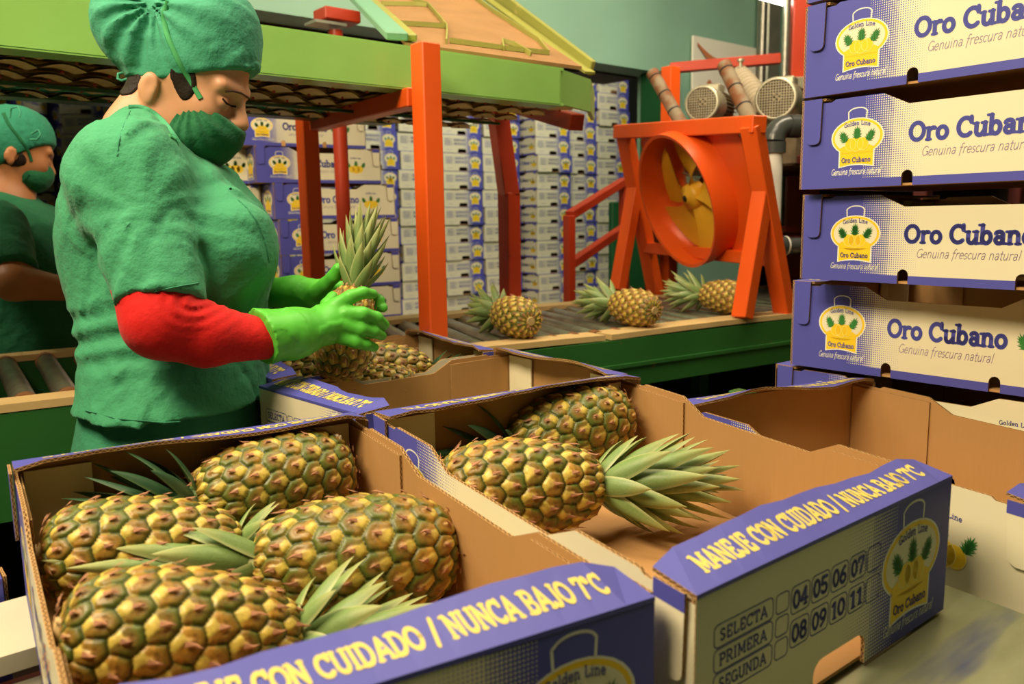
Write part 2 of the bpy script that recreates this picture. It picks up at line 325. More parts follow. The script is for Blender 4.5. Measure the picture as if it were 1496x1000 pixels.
def side_print(detail=True):
    L = logo(.103, .073, .088, detail)
    L += [(9, 2, text('Oro Cubano', .288, .070, .030, .115, width=.195, space=.05)), (6, 2, [ellipse(.443, .063, .020, .019), ellipse(.425, .062, .015, .016), ellipse(.461, .062, .015, .016)])]
    if detail:
        for dx, r in ((0, .020), (-.018, .015), (.018, .015)): L.append((7, 3, outline(ellipse(.443 + dx, .063, r, r, 16), .0006)))
        L += [(5, 2, text('Genuina frescura natural', .103, .022, .011, .06, slant=.3, serif=False, width=.088)), (10, 2, text('Genuina frescura natural', .288, .045, .016, .035, slant=.3, serif=False, width=.155))]
        L += [(9, 2, text('Golden Line', .443, .110, .0075, .08, width=.050, bend=2.5, space=.08))]
    L += [(8, 4, crown(.443, .079, .026) + crown(.412, .073, .026, 25) + crown(.474, .073, .026, -25))]
    return L
def end_print(W, detail=True):
    L = logo(W * .81, .070, .112, detail); lines = []; inks = []
    for i, t in enumerate(('SELECTA', 'PRIMERA', 'SEGUNDA')):
        z = .112 - i * .0215; lines += outline(rrect(.022, z - .010, .098, z + .010, .005), .0005) + outline(rrect(.102, z - .009, .120, z + .009, .004), .0005)
        inks += text(t, .060, z - .0052, .0105, .085, width=.062, space=.1)
    for r, row in enumerate((('04', '05', '06', '07', ''), ('08', '09', '10', '11', ''))):
        for c, t in enumerate(row):
            x = .1235 + c * .0305; z = .108 - r * .032
            lines += outline(rrect(x, z - .013, x + .0275 if t else x + .024, z + .013, .005), .0005)
            if t: inks += text(t, x + .0138, z - .0085, .017, .10, width=.023)
    if detail: L += [(5, 2, text('Genuina frescura natural', W * .81, .012, .012, .06, slant=.3, serif=False, width=.10))]
    small = []
    for i in range(3): small += [[(.045, .028 - i * .005), (.10, .028 - i * .005), (.10, .0286 - i * .005), (.045, .0286 - i * .005)]]
    L += [(9, 2, lines), (9, 2, inks), (9, 1, small)]
    return L

# ------------------------------------------------------------------ cartons
BL, BW, BH, BT = .56, .41, .152, .004
def panel(mb, poly, o, ea, eb, t=BT, mo=0, mi=1, me=2, prints=None, uvoff=(0, 0)):
    """extrude the outline poly (a, b metres) lying on o + a*ea + b*eb; outer face looks along ea x eb"""
    o = np.array(o, float); ea = np.array(ea, float); eb = np.array(eb, float); n = np.cross(ea, eb)
    A = sum(p[0] * q[1] - q[0] * p[1] for p, q in zip(poly, poly[1:] + poly[:1]))
    if A < 0: poly = poly[::-1]
    out = [o + ea * a + eb * b for a, b in poly]; inn = [p - n * t for p in out]; k = len(poly); uv = [(a + uvoff[0], b + uvoff[1]) for a, b in poly]
    mb.add(out, [tuple(range(k))], mo, uv); mb.add(inn, [tuple(range(k))[::-1]], mi, uv)
    acc = 0
    for i in range(k):
        j = (i + 1) % k; L = float(np.linalg.norm(out[j] - out[i]))
        mb.add([out[i], inn[i], inn[j], out[j]], [(0, 1, 2, 3)], me, [(acc, 0), (acc, 1), (acc + L, 1), (acc + L, 0)]); acc += L
    for slot, lift, polys in (prints or []):
        for p in polys:
            if len(p) < 3: continue
            A = sum(a[0] * b[1] - b[0] * a[1] for a, b in zip(p, p[1:] + p[:1]))
            if A < 0: p = p[::-1]
            mb.add([o + ea * a + eb * b + n * (.00012 * lift + .0001) for a, b in p], [tuple(range(len(p)))], slot)
def side_outline(L=BL, H=BH, low=.86):
    hl = H * low; s = []
    def notch(c): return [(c - .009, 0), (c - .009, .016)] + [(c + .009 * math.cos(math.radians(180 - 30 * i)), .016 + .009 * math.sin(math.radians(30 * i))) for i in range(1, 6)] + [(c + .009, .016), (c + .009, 0)]
    s += [(0.0, 0)] + notch(.19) + notch(L - .19) + [(L, 0), (L, H - .004), (L - .055, H - .004), (L - .062, H), (L - .145, H), (L - .187, hl), (.187, hl), (.145, H), (.062, H), (.055, H - .004), (0, H - .004)]
    return s
def end_outline(W=BW, H=BH):
    h = .043; s = [(0, 0), (W / 2 - h, 0), (W / 2 - h, .020)] + [(W / 2 - h + .014 - .014 * math.cos(math.radians(22.5 * i)), .020 + .014 * math.sin(math.radians(22.5 * i))) for i in range(1, 5)]
    s += [(W / 2 + h - .014 + .014 * math.sin(math.radians(22.5 * i)), .020 + .014 * math.cos(math.radians(22.5 * i))) for i in range(0, 4)] + [(W / 2 + h, .020), (W / 2 + h, 0), (W, 0), (W, H), (0, H)]
    return s
def tab_outline(w_=.034, h=.078): r = .009; return [(0, 0), (w_, 0), (w_ - .002, -h + r)] + [(w_ - .002 - r + r * math.cos(math.radians(a)), -h + r + r * math.sin(math.radians(a))) for a in (-30, -60, -90)] + [(.004 + r, -h), (.004 + r * .4, -h + r * .4), (.004, -h + r)]
X_, Y_, Z_ = np.eye(3)
def box_parts(L=BL, W=BW, H=BH, detail=True, seed=0, wavy=0.0, lift=.0, posts=True):
    """returns [(name, MB, mats)] in local metres: x along the length, front long side at y=0 facing -y, z up"""
    rnd = random.Random(seed); P = []
    b = MB(); b.box((L / 2, W / 2, BT / 2), (L - .01, W - .01, BT), 0); P.append(('base_panel', b, [M['kraft_floor']], None))
    sp = side_print(detail)
    for k in range(2):
        o, ea = ((0, 0, 0), X_) if k == 0 else ((L, W, 0), -X_)
        b = MB(); panel(b, side_outline(L, H), o, ea, Z_, prints=sp)
        # the board is doubled towards the corners
        ny = np.cross(ea, Z_)
        for a0, a1 in ((.006, .15), (L - .15, L - .006)):
            panel(b, [(a0, .004), (a1, .004), (a1 if a0 > .1 else a1 - .004, H - .002), (a1 - .03 if a0 < .1 else a1, H - .002), (a0, H - .002)] if False else [(a0, .004), (a1, .004), (a1, H - .008), (a0, H - .008)], np.array(o, float) - ny * .0045, ea, Z_, t=.003, mo=1)
        P.append(('side_panel', b, mats('side'), None))
    ep = end_print(W, detail)
    for k in range(2):
        o, ea = ((L, 0, 0), Y_) if k == 0 else ((0, W, 0), -Y_)
        ny = np.cross(ea, Z_)
        b = MB(); panel(b, [(a, z) for a, z in end_outline(W, H)], np.array(o, float) + ny * .001, ea, Z_, prints=ep); P.append(('end_panel', b, mats('end'), None))
        # flap folded over the end wall with the yellow warning line
        f = MB(); n = 14; dp = .050; s = -ny
        edge = [dp + wavy * math.sin(i * .9 + seed * 1.7) * .5 + wavy * rnd.uniform(-1, 1) for i in range(n + 1)]
        for lay, (m0, dz) in enumerate(((3, 0.0), (1, -.004))):
            top = []
            for i in range(n + 1):
                a = W * i / n; sag = wavy * 1.2 * math.sin(i * .55 + seed)
                q0 = np.array(o, float) + ea * a + Z_ * (H + .0045 + dz) + ny * .0015; q1 = np.array(o, float) + ea * a + s * (edge[i] if 0 < i < n else edge[i] - .006) + Z_ * (H + .0045 + dz + (lift + sag) * (1 if 0 < i < n else .4))
                top += [q0, q1]
            if lay == 0: T = top
            f.add(top, [((2 * i, 2 * i + 2, 2 * i + 3, 2 * i + 1) if lay == 0 else (2 * i, 2 * i + 1, 2 * i + 3, 2 * i + 2)) for i in range(n)], m0)
            if lay == 1:
                Bt = top
                for i in range(n):
                    for e in (0, 1):
                        u0, u1 = W * i / n, W * (i + 1) / n; quad = [T[2 * i + e], Bt[2 * i + e], Bt[2 * i + 2 + e], T[2 * i + 2 + e]]
                        f.add(quad if e == 0 else quad[::-1], [(0, 1, 2, 3)], 2 if e else 3, [(u0, 0), (u0, 1), (u1, 1), (u1, 0)] if e == 0 else [(u1, 0), (u1, 1), (u0, 1), (u0, 0)])
                for i in (0, n): f.add([T[2 * i], T[2 * i + 1], Bt[2 * i + 1], Bt[2 * i]], [(0, 1, 2, 3)], 2, [(0, 0), (.05, 0), (.05, 1), (0, 1)])
        if detail:
            for p in text('MANEJE CON CUIDADO / NUNCA BAJO 7*C', W / 2, .014, .021, .115, width=W * .86, space=.04):
                pp = []
                for a, bb in p:
                    i = min(n - 1, max(0, int(a / W * n))); fr = a / W * n - i; e = edge[i] * (1 - fr) + edge[i + 1] * fr
                    z = (T[2 * i][2] * (1 - fr) + T[2 * i + 2][2] * fr) * (1 - bb / e) + (T[2 * i + 1][2] * (1 - fr) + T[2 * i + 3][2] * fr) * (bb / e)
                    pp.append(np.array([*(np.array(o, float) + ea * a + s * bb)[:2], z + .0007]))
                A = np.cross(pp[1] - pp[0], pp[2] - pp[0])[2]
                f.add(pp if A > 0 else pp[::-1], [tuple(range(len(pp)))], 11)
        P.append(('top_flap', f, mats('side'), None))
    for k, (o, ea, m0) in enumerate(((((.006, -.0012, H + .0038)), X_, 3), ((L - .040, -.0012, H + .0038), X_, 4), ((L - .006, W + .0012, H + .0038), -X_, 3), ((.040, W + .0012, H + .0038), -X_, 4))):
        b = MB(); panel(b, tab_outline(), np.array(o, float) + np.cross(ea, Z_) * .004, ea, Z_, t=.003, mo=m0)
        if m0 == 4: panel(b, [(0, -.016), (.034, -.016), (.034, 0), (0, 0)], np.array(o, float) + np.cross(ea, Z_) * .0043, ea, Z_, t=.0002, mo=3, me=3)
        P.append(('locking_tab', b, mats('side'), None))
    for cx, sx in ((.006, 1), (L - .006, -1)) if posts else ():
        for cy, sy in ((.009, 1), (W - .009, -1)):
            b = MB(); x0 = cx + sx * .003
            b.box((x0, cy + sy * .036, H / 2), (.003, .070, H - .012), 0)
            if sx * sy < 0: b.bar((cx + sx * .004, cy + sy * .040, H / 2), (cx + sx * .044, cy + sy * .030, H / 2), .003, H - .016, 0)
            P.append(('corner_post', b, [M['cream']], None))
    return P
def bilin(cs, L, W, H):
    """local -> world warp: cs = rim corners of (x=0,y=0),(L,0),(L,W),(0,W)"""
    c = [np.array(k, float) for k in cs]
    def f(p):
        s, t = p[0] / L, p[1] / W
        q = c[0] * (1 - s) * (1 - t) + c[1] * s * (1 - t) + c[2] * s * t + c[3] * (1 - s) * t
        return (q[0], q[1], q[2] + (p[2] - H))
    return f
def warped_box(cs, label, group, L=BL, W=BW, H=BH, seed=0, wavy=.003, posts=True):
    wf = bilin(cs, L, W, H); c0 = np.array(wf((L / 2, W / 2, 0))); root = empty('pineapple_carton', c0, label, 'carton', group)
    for nm, mb, mt, _ in box_parts(L, W, H, True, seed, wavy, .012, posts):
        mb.build(nm, mt, root, xf=lambda p: np.array(wf(p)) - c0)
    return root
_tree = {}
def std_box(loc, rz, label, group, key='std', detail=True, tilt=(0, 0)):
    """rigid carton: loc = local origin corner (x=0,y=0,z=0)"""
    if key not in _tree:
        root = empty('pineapple_carton', loc, None, 'carton')
        for nm, mb, mt, _ in box_parts(detail=detail, seed=len(_tree) + 3, wavy=.0015): mb.build(nm, mt, root)
        _tree[key] = root; r = root
    else: r = copy_tree(_tree[key])
    r.location = loc; r.rotation_euler = (tilt[0], tilt[1], rz); tag(r, label, 'carton', group); return r
# ================================================================== THE ROOM
FL = -EYE
M['teal'] = m_plain('teal_wall_paint', (.27, .49, .37), .45, .4, var=.10, scale=2.2, bump=.15, bscale=12)
M['teal2'] = m_plain('pale_teal_paint', (.17, .36, .24), .5, .3, var=.08, scale=3)
M['floor'] = m_plain('stained_concrete', (.10, .085, .065), .6, .3, var=.25, scale=2, bump=.2, bscale=20)
M['ceil'] = m_plain('grey_roof_lining', (.25, .24, .2), .8, .2, var=.1, scale=2)
M['store'] = m_plain('dim_store_wall', (.16, .17, .13), .7, .2, var=.15, scale=2)
M['shade_strip'] = m_plain('dark_brown_interior_shade', (.055, .022, .012), .6, .3, var=.2, scale=6)  # shade of the store interior put into a dark brown colour
def struct(name, c, d, mat, bev=0):
    b = MB(); b.box(c, d, 0, None, bev); o = b.build(name, [mat]); o['kind'] = 'structure'; return o
struct('floor', (3.2, 4.0, FL - .05), (13, 15, .1), M['floor'])
struct('ceiling', (3.2, 4.0, 2.75), (13, 15, .1), M['ceil'])
struct('wall_left', (-3.35, 4.0, .75), (.1, 15, 4.0), M['teal'])
struct('wall_right', (9.75, 4.0, .75), (.1, 15, 4.0), M['store'])
struct('wall_back', (3.2, 11.55, .75), (13.1, .1, 4.0), M['store'])
struct('wall_front', (3.2, -3.55, .75), (13.1, .1, 4.0), M['teal2'])
WY = 3.62
struct('trim_header', (0.5, WY + .10, 1.815), (7.6, .20, 1.77), M['teal'])            # wall above the wide opening
struct('trim_shade_strip', (.5, WY + .36, 1.0), (7.6, .30, .16), M['shade_strip'])  # dark strip added behind the header, stands for the unlit store interior
struct('wall_middle', (6.95, WY + .10, .725), (5.30, .20, 3.95), M['teal'])
b = MB(); b.box((4.28, WY - .01, -.15), (.10, .26, 2.16), 0, None, .008); b.box((4.05, WY - .05, -.40), (.55, .04, 1.0), 0, None, .008); b.box((3.98, WY - .02, -.9), (.6, .1, .6), 0, None, .008)
o = b.build('door_1', [M['dkgreen']]); o['kind'] = 'structure'
# ------------------------------------------------------------------ wall conduit, board, tube lamp
p1 = onax(1120, 20, 1, 3.52); b = MB(); b.box((p1[0] + .09, 3.56, .7), (.16, .10, 4.0 - .2), 0, None, .01); b.tube([(p1[0] - .03, 3.53, -1.2), (p1[0] - .03, 3.53, 2.68)], .028, 12, 1)
tag(b.build('wall_conduit', [M['zinc'], M['steel']]), 'tall grey steel channel and conduit running up the teal wall beside the red pillar', 'conduit')
q0 = onax(1010, 52, 1, 3.60); q1 = onax(1100, 178, 1, 3.60)
bx0, bx1, bz1, bz0 = q0[0], q1[0], q0[2], q1[2] - .35
root = empty('notice_board', (bx0, 3.6, bz0), 'pale notice board with a wavy orange header on the teal wall above the motors', 'notice board')
b = MB(); b.box(((bx1 - bx0) / 2, -.008, (bz1 - bz0) / 2), (bx1 - bx0, .016, bz1 - bz0), 0, None, .003)
w_, h_ = bx1 - bx0, bz1 - bz0
wave = [(w_ * (.06 + .94 * i / 20), h_ * (.955 - .11 * (i / 20)) - .06 * h_ * math.sin(i / 20 * 5.2)) for i in range(21)]
b.add([(x, -.0175, z) for x, z in wave] + [(x, -.0175, z - .018 - .05 * math.sin(math.pi * (k / 20))) for k, (x, z) in enumerate(wave)], [(k, k + 21, k + 22, k + 1) for k in range(20)], 1)
b.add([(x, -.018, z - .055 * math.sin(math.pi * (k / 20)) - .018) for k, (x, z) in enumerate(wave)] + [(x, -.018, z - .026 - .055 * math.sin(math.pi * (k / 20))) for k, (x, z) in enumerate(wave)], [(k, k + 21, k + 22, k + 1) for k in range(20)], 2)
b.add([(w_ * .25 + .05 * math.cos(t * .6) * w_, -.0178, h_ * .62 + .07 * h_ * math.sin(t * .6)) for t in range(7)], [tuple(range(7))], 1)
for zz, ww in ((.46, .28), (.36, .12), (.26, .3), (.2, .2)): b.box((w_ * (.2 + ww / 2), -.0175, h_ * zz), (w_ * ww, .001, .016), 3 if zz == .46 else 4)
b.build('board_panel', [M['white'], m_plain('faded_orange_print', (.62, .22, .09)), M['black'], m_plain('faded_red_print', (.55, .22, .18)), M['grey_ink']], root)
lp = ond(1095, -6, 4.0)
M['tube'] = NT('lit_tube').mat; _b = M['tube'].node_tree.nodes['Principled BSDF']; _b.inputs['Emission Color'].default_value = (1, .96, .8, 1); _b.inputs['Emission Strength'].default_value = 9
root = empty('tube_lamp', lp, 'lit white tube lamp at the top edge above the teal wall', 'lamp')
b = MB(); b.tube([(-.16, 0, .02), (-.15, 0, .02), (.85, 0, .02), (.86, 0, .02)], [.012, .022, .022, .012], 14); b.build('tube', [M['tube']], root)
b = MB(); b.box((.35, 0, .068), (1.1, .10, .05), 0, None, .008); b.box((-.18, 0, .03), (.03, .05, .07)); b.box((.88, 0, .03), (.03, .05, .07)); b.tube([(.35, 0, .09), (.35, 0, 2.7 - lp[2])], .008, 8); b.build('fitting', [M['white']], root)

# ================================================================== GREEN ROLLER CONVEYOR
CZ = -.33
def near_y(x): return 1.83 - .115 * x
def far_y(x): return 2.575 - .085 * x
cv = empty('roller_conveyor', (1.4, 2.0, FL), 'long dark green roller conveyor with worn wooden edge strips, crossing behind the cartons', 'conveyor')
def W2(p): return (p[0] - 1.4, p[1] - 2.0, p[2] - FL)
def side_beam(fy, sg, z0, z1, name, mat, x0=-2.2, x1=4.4, off=0, th_=.05):
    b = MB(); n = 8
    for i in range(n):
        a, c = x0 + (x1 - x0) * i / n, x0 + (x1 - x0) * (i + 1) / n
        b.bar(W2((a, fy(a) + off, (z0 + z1) / 2)), W2((c + .002, fy(c) + off, (z0 + z1) / 2)), th_, z1 - z0, 0)
    return b.build(name, [mat], cv)
side_beam(near_y, -1, CZ - .165, CZ - .022, 'side_beam', M['green'], x0=.85, off=.035, th_=.07)
side_beam(near_y, -1, CZ - .235, CZ - .022, 'side_beam', M['green'], x1=.85, off=.035, th_=.07)
side_beam(near_y, -1, CZ - .105, CZ - .094, 'rib', M['green'], x0=.85, off=-.002, th_=.012)
side_beam(far_y, 1, CZ - .165, CZ - .022, 'side_beam', M['green'], off=-.035, th_=.07)
# wooden strips, slightly bowed and in separate lengths
def strip(fy, x0, x1, off, w_, lift, name='wood_strip'):
    b = MB(); n = 6
    for i in range(n):
        a, c = x0 + (x1 - x0) * i / n, x0 + (x1 - x0) * (i + 1) / n
        la, lc = lift * math.sin(math.pi * i / n), lift * math.sin(math.pi * (i + 1) / n)
        b.bar(W2((a, fy(a) + off, CZ - .012 + la)), W2((c + .001, fy(c) + off, CZ - .012 + lc)), w_, .016, 0)
    b.build(name, [M['wood']], cv)
strip(near_y, -2.2, .62, .036, .075, 0); strip(near_y, .64, 1.72, .05, .085, .006); strip(near_y, 1.74, 2.66, .05, .095, .004); strip(near_y, 2.68, 4.3, .05, .08, 0)
strip(far_y, -2.2, .9, -.035, .07, 0); strip(far_y, .92, 2.6, -.04, .10, .01); strip(far_y, 2.62, 4.3, -.035, .08, 0)
# rollers: one steel tube with a rusty hub at each end; skewed along the bend
def skew(x): t = min(1, max(0, (x - .1) / 1.0)); return math.radians(88 - 17 * t)
rl = None; i = 0; x = -2.1
M['roller'] = m_plain('worn_roller_steel', (.33, .30, .22), .3, .5, .75, .3, 18)
while x < 3.95:
    a = skew(x); y0 = near_y(x) + .085; xx = x; yy = y0; 
    L = (far_y(x) - .085 - y0) / math.sin(a); L = min(L, 1.2)
    if rl is None:
        b = MB(); b.tube([(0, 0, 0), (.02, 0, 0), (.98, 0, 0), (1, 0, 0)], [.021, .0245, .0245, .021], 16); me = b.mesh('roller', [M['roller']])
        b = MB(); b.tube([(-.02, 0, 0), (.035, 0, 0)], [.026, .026], 14); mh = b.mesh('roller_hub', [M['rust']]); rl = (me, mh)
    r = link('roller', rl[0], cv); r.location = W2((xx, yy, CZ - .0265)); r.rotation_euler = (0, 0, a); r.scale = (L, 1, 1)
    for e in (0, 1): h = link('roller_hub', rl[1], r); h.location = (e, 0, 0); h.rotation_euler = (0, 0, math.pi * e)
    x += .077 if x < 1.6 else .080
b = MB(); b.box(W2((1.0, 2.15, CZ - .12)), (6.4, .40, .01)); b.build('under_tray', [M['dark']], cv)
for lx in (-1.8, -.2, 1.4, 3.0, 4.2):
    for fy, of in ((near_y, .04), (far_y, -.04)):
        b = MB(); b.box(W2((lx, fy(lx) + of, (FL + CZ - .1) / 2)), (.06, .06, CZ - .1 - FL), 0, None, .004); b.build('leg', [M['green']], cv)
b = MB(); b.box(W2((2.0, 2.1, -.95)), (4.6, .5, .04)); b.box(W2((2.0, 2.38, -.75)), (4.6, .04, .5)); b.build('lower_shelf', [M['dark']], cv)

# ================================================================== OVERHEAD CONVEYOR
oy = 1.74; oc = empty('overhead_conveyor', (.6, oy, .30), 'light green overhead belt conveyor with a tan chute, carried on orange posts', 'conveyor')
def O_(p): return (p[0] - .6, p[1] - oy, p[2] - .30)
b = MB(); zt = .413; zb = .318
b.box(O_((.05, oy, (zt + zb) / 2)), (2.14, .012, zt - zb), 0); b.box(O_((1.375, oy, (zt + zb) / 2)), (.51, .012, zt - zb), 0)
b.box(O_((.32, oy + .03, zt)), (2.65, .07, .008), 0); b.box(O_((.32, oy + .03, zb)), (2.65, .07, .008), 0)
b.build('front_beam', [M['lime']], oc)
e0 = np.array((1.645, oy, 0)); 
b = MB(); c1_ = onax(860, 122, 1, oy + .09); c1_[2] = (zt + zb) / 2 + .004; c2_ = onax(866, 120, 1, oy + .24); c2_[2] = c1_[2]; b.bar(O_((1.63, oy, (zt + zb) / 2)), O_(c1_), .012, zt - zb, 0); b.bar(O_(c1_), O_(c2_), .012, zt - zb, 0)
b.build('corner_plate', [M['lime']], oc)
b = MB(); b.box(O_((.2, 2.47, .365)), (2.6, .05, .085)); b.box(O_((.2, 2.43, .325)), (2.6, .06, .012)); b.build('rear_beam', [M['dkgreen']], oc)
# scalloped belt links hanging under the frame
M['belt'] = m_plain('tan_belt_plastic', (.90, .66, .30), .55, .3, var=.18, scale=12, bump=.2, bscale=40)
M['redrivet'] = m_plain('red_rivet', (.35, .03, .02), .5)
b = MB(); nx = 60
for row in range(5):
    y = 1.86 + row * .125; vs = []; 
    for i in range(nx * 4 + 1):
        x = -1.0 + 2.75 * i / (nx * 4); zz = .318 + .010 * abs(math.sin(i / 4 * math.pi * .5)) - row * .002; dy = .016 * abs(math.sin(i / 4 * math.pi * .5))
        vs += [(x, y - .055 - dy, zz), (x, y + .055, zz + .012)]
    vs = [O_(v) for v in vs]; b.add(vs, [(2 * i, 2 * i + 1, 2 * i + 3, 2 * i + 2) for i in range(nx * 4)], 0); b.add([(x_, y_, z_ + .006) for x_, y_, z_ in vs], [(2 * i, 2 * i + 2, 2 * i + 3, 2 * i + 1) for i in range(nx * 4)], 0)
    for i in range(0, nx, 2): b.box(O_((-1.0 + 2.75 * (i + 1) / nx, y - .045, .314)), (.007, .007, .006), 1, None, .002)
o = b.build('return_belt', [M['belt'], M['redrivet']], oc); o['kind'] = 'stuff'
b = MB(); b.box(O_((.37, 2.11, .352)), (2.72, .66, .006)); b.build('belt_bed', [M['belt']], oc)
for yy, zz in ((2.06, .315),):
    b = MB(); b.bar(O_((-1.0, yy, zz - .012)), O_((1.7, yy + .03, zz - .012)), .008, .008, 0); b.build('guide_rod', [M['dkgreen']], oc)
# chute rising towards the back
NLc, NRc = onax(592, 62, 1, oy + .05), onax(850, 97, 1, oy + .10); yf = 2.55
FLc = onax(548, 0, 1, yf); FRc = onax(702, 0, 1, yf); k = 1.5; FL2 = NLc + (FLc - NLc) * k; FR2 = NRc + (FRc - NRc) * k
b = MB(); ns = 64
for i in range(ns):
    t0, t1 = i / ns, (i + .78) / ns; qs = [NLc * (1 - t0) + FL2 * t0, NRc * (1 - t0) + FR2 * t0, NRc * (1 - t1) + FR2 * t1, NLc * (1 - t1) + FL2 * t1]
    dn = np.array((0, .002, -.010)); P = [O_(q) for q in qs] + [O_(q + dn) for q in qs]
    b.add(P, [(0, 1, 2, 3), (4, 7, 6, 5), (0, 4, 5, 1), (2, 6, 7, 3), (1, 5, 6, 2), (0, 3, 7, 4)], 0)
M['slat'] = m_plain('tan_slat_belt', (.44, .235, .095), .5, .4, var=.14, scale=9, bump=.25, bscale=60)
o = b.build('slat_belt', [M['slat']], oc); o['kind'] = 'stuff'
b = MB()
for i in range(ns):
    t0, t1 = i / ns, (i + 1) / ns; qs = [NLc * (1 - t0) + FL2 * t0, NRc * (1 - t0) + FR2 * t0, NRc * (1 - t1) + FR2 * t1, NLc * (1 - t1) + FL2 * t1]; P = [O_(q + np.array((0, .004, -.014))) for q in qs]; b.add(P, [(0, 1, 2, 3)], 0); b.add([(x_, y_, z_ - .004) for x_, y_, z_ in P], [(3, 2, 1, 0)], 0)
b.build('chute_bed', [M['dark']], oc)
wr = onax(865, 100, 1, 1.99); wf = onax(735, 0, 1, 2.62); wf = wr + (wf - wr) * 1.5
b = MB(); b.bar(O_(wr), O_(wf), .018, .05, 0, bev=.003); b.bar(O_(wr + np.array((-.03, -.02, -.02))), O_(wf + np.array((-.05, 0, -.03))), .04, .008, 0); b.build('side_rail', [M['olive']], oc)
wl = onax(598, 62, 1, oy + .05); wl2 = onax(533, 0, 1, 2.45); wl2 = wl + (wl2 - wl) * 1.5
b = MB(); b.bar(O_(wl + np.array((-.035, 0, .01))), O_(wl2 + np.array((-.035, 0, .01))), .055, .02, 0, bev=.003); b.build('side_rail', [M['teal2']], oc)
b = MB(); b.bar(O_(wl + np.array((.006, 0, .012))), O_(wl2 + np.array((.006, 0, .012))), .03, .018, 0, bev=.003); b.build('side_rail', [M['olive']], oc)
def onchute(u, v): return NLc * (1 - u) * (1 - v) + NRc * u * (1 - v) + FR2 * u * v + FL2 * (1 - u) * v + np.array((0, 0, .008))
for pts in ([(.16, .9), (.40, .55), (.34, .25), (.22, .04)], [(.02, .22), (.2, .24), (.34, .25)], [(.02, .55), (.3, .56), (.38, .55)], [(.98, .9), (.93, .5), (.94, .2), (.86, .07), (.6, .06), (.25, .06)], [(.55, .05), (.62, .14), (.68, .12), (.70, .03)]):
    b = MB(); P = []
    for (u0, v0), (u1, v1) in zip(pts[:-1], pts[1:]):
        for t in np.linspace(0, 1, 6)[:-1]: P.append(O_(onchute(u0 + (u1 - u0) * t, v0 + (v1 - v0) * t)))
    P.append(O_(onchute(*pts[-1]))); 
    for a, c in zip(P[:-1], P[1:]): b.bar(a, c, .004, .014, 0)
    b.build('strap', [M['olive']], oc)
# posts and cross bars
def post(name, p, q, w_, label, cat, mat, extra=(), group=None):
    p, q = np.array(p, float), np.array(q, float); root = empty(name, p, label, cat, group); b = MB(); b.bar((0, 0, 0), q - p, w_, w_, 0, up=(0, 1, 0), bev=.003); b.build('upright', [mat], root)
    for nm, a, c, ww in extra: b = MB(); b.bar(np.array(a) - p, np.array(c) - p, ww, ww, 0, up=(0, 0, 1), bev=.003); b.build(nm, [mat], root)
    b = MB(); b.box((0, 0, .004), (.12, .12, .008)); b.build('foot_plate', [mat], root); return root
post('support_post', (1.128, 1.655, FL), (1.128, 1.655, .407), .052, 'bright orange square post in front of the light green beam, nearest post', 'post', M['orange'], [('cross_bar', (1.128, 1.70, .292), (1.27, 2.50, .315), .045)])
post('support_post', (1.268, 2.56, FL), (1.268, 2.56, .345), .056, 'dark orange post left of the bright post, in front of the carton stack', 'post', M['orange'])
r = post('support_post', (2.0, 2.41, FL), (2.0, 2.41, .10), .062, 'dark red kinked post standing at the far rail, right of the bright orange post', 'post', M['red'], [('upper_upright', (2.0, 2.41, .09), (1.955, 2.42, .43), .062), ('cross_bar', (1.955, 2.42, .435), (1.82, 1.86, .292), .05)])
pr = onax(490, 45, 1, 2.95); root = empty('round_pipe_post', (pr[0], 2.95, FL), 'round red pipe post with a flat cap seen above the green beam', 'post')
b = MB(); b.tube([(0, 0, 0), (0, 0, pr[2] - FL)], .028, 18); b.build('pipe', [M['red']], root)
cap0 = onax(499, 22, 1, 2.95)[2]; b = MB(); b.box((0.01, 0, cap0 - FL - .01), (.15, .10, .045), 0, None, .004); b.box((-.04, 0, cap0 - FL - .045), (.13, .09, .01), 1); b.build('cap_plate', [M['red'], M['zinc']], root)

# ================================================================== RAILING behind the conveyor
def prj(p, i, v): return onax(p[0], p[1], i, v)
a0 = onax(832, 430, 1, 2.56); a1 = onax(832, 315, 1, 2.56); b0 = onax(912, 265, 1, 2.80); c0 = onax(836, 385, 1, 2.56); c1 = onax(912, 333, 1, 2.80)
root = empty('hand_railing', (a0[0], 2.56, FL), 'dark orange pipe railing sloping up behind the far rail, left of the fan', 'railing'); q = np.array((a0[0], 2.56, FL))
b = MB(); b.bar((0, 0, 0), (0, 0, a1[2] - FL), .04, .04, 0, up=(0, 1, 0), bev=.003); b.build('upright', [M['red']], root)
for s_, e_ in ((a1, b0), (c0, c1)): b = MB(); b.bar(s_ - q, e_ - q, .038, .038, 0, bev=.003); b.build('rail', [M['red']], root)
b = MB(); b.bar((b0[0] - q[0], .24, 0), (b0[0] - q[0], .24, b0[2] - FL), .04, .04, 0, up=(0, 1, 0), bev=.003); b.build('upright', [M['red']], root)

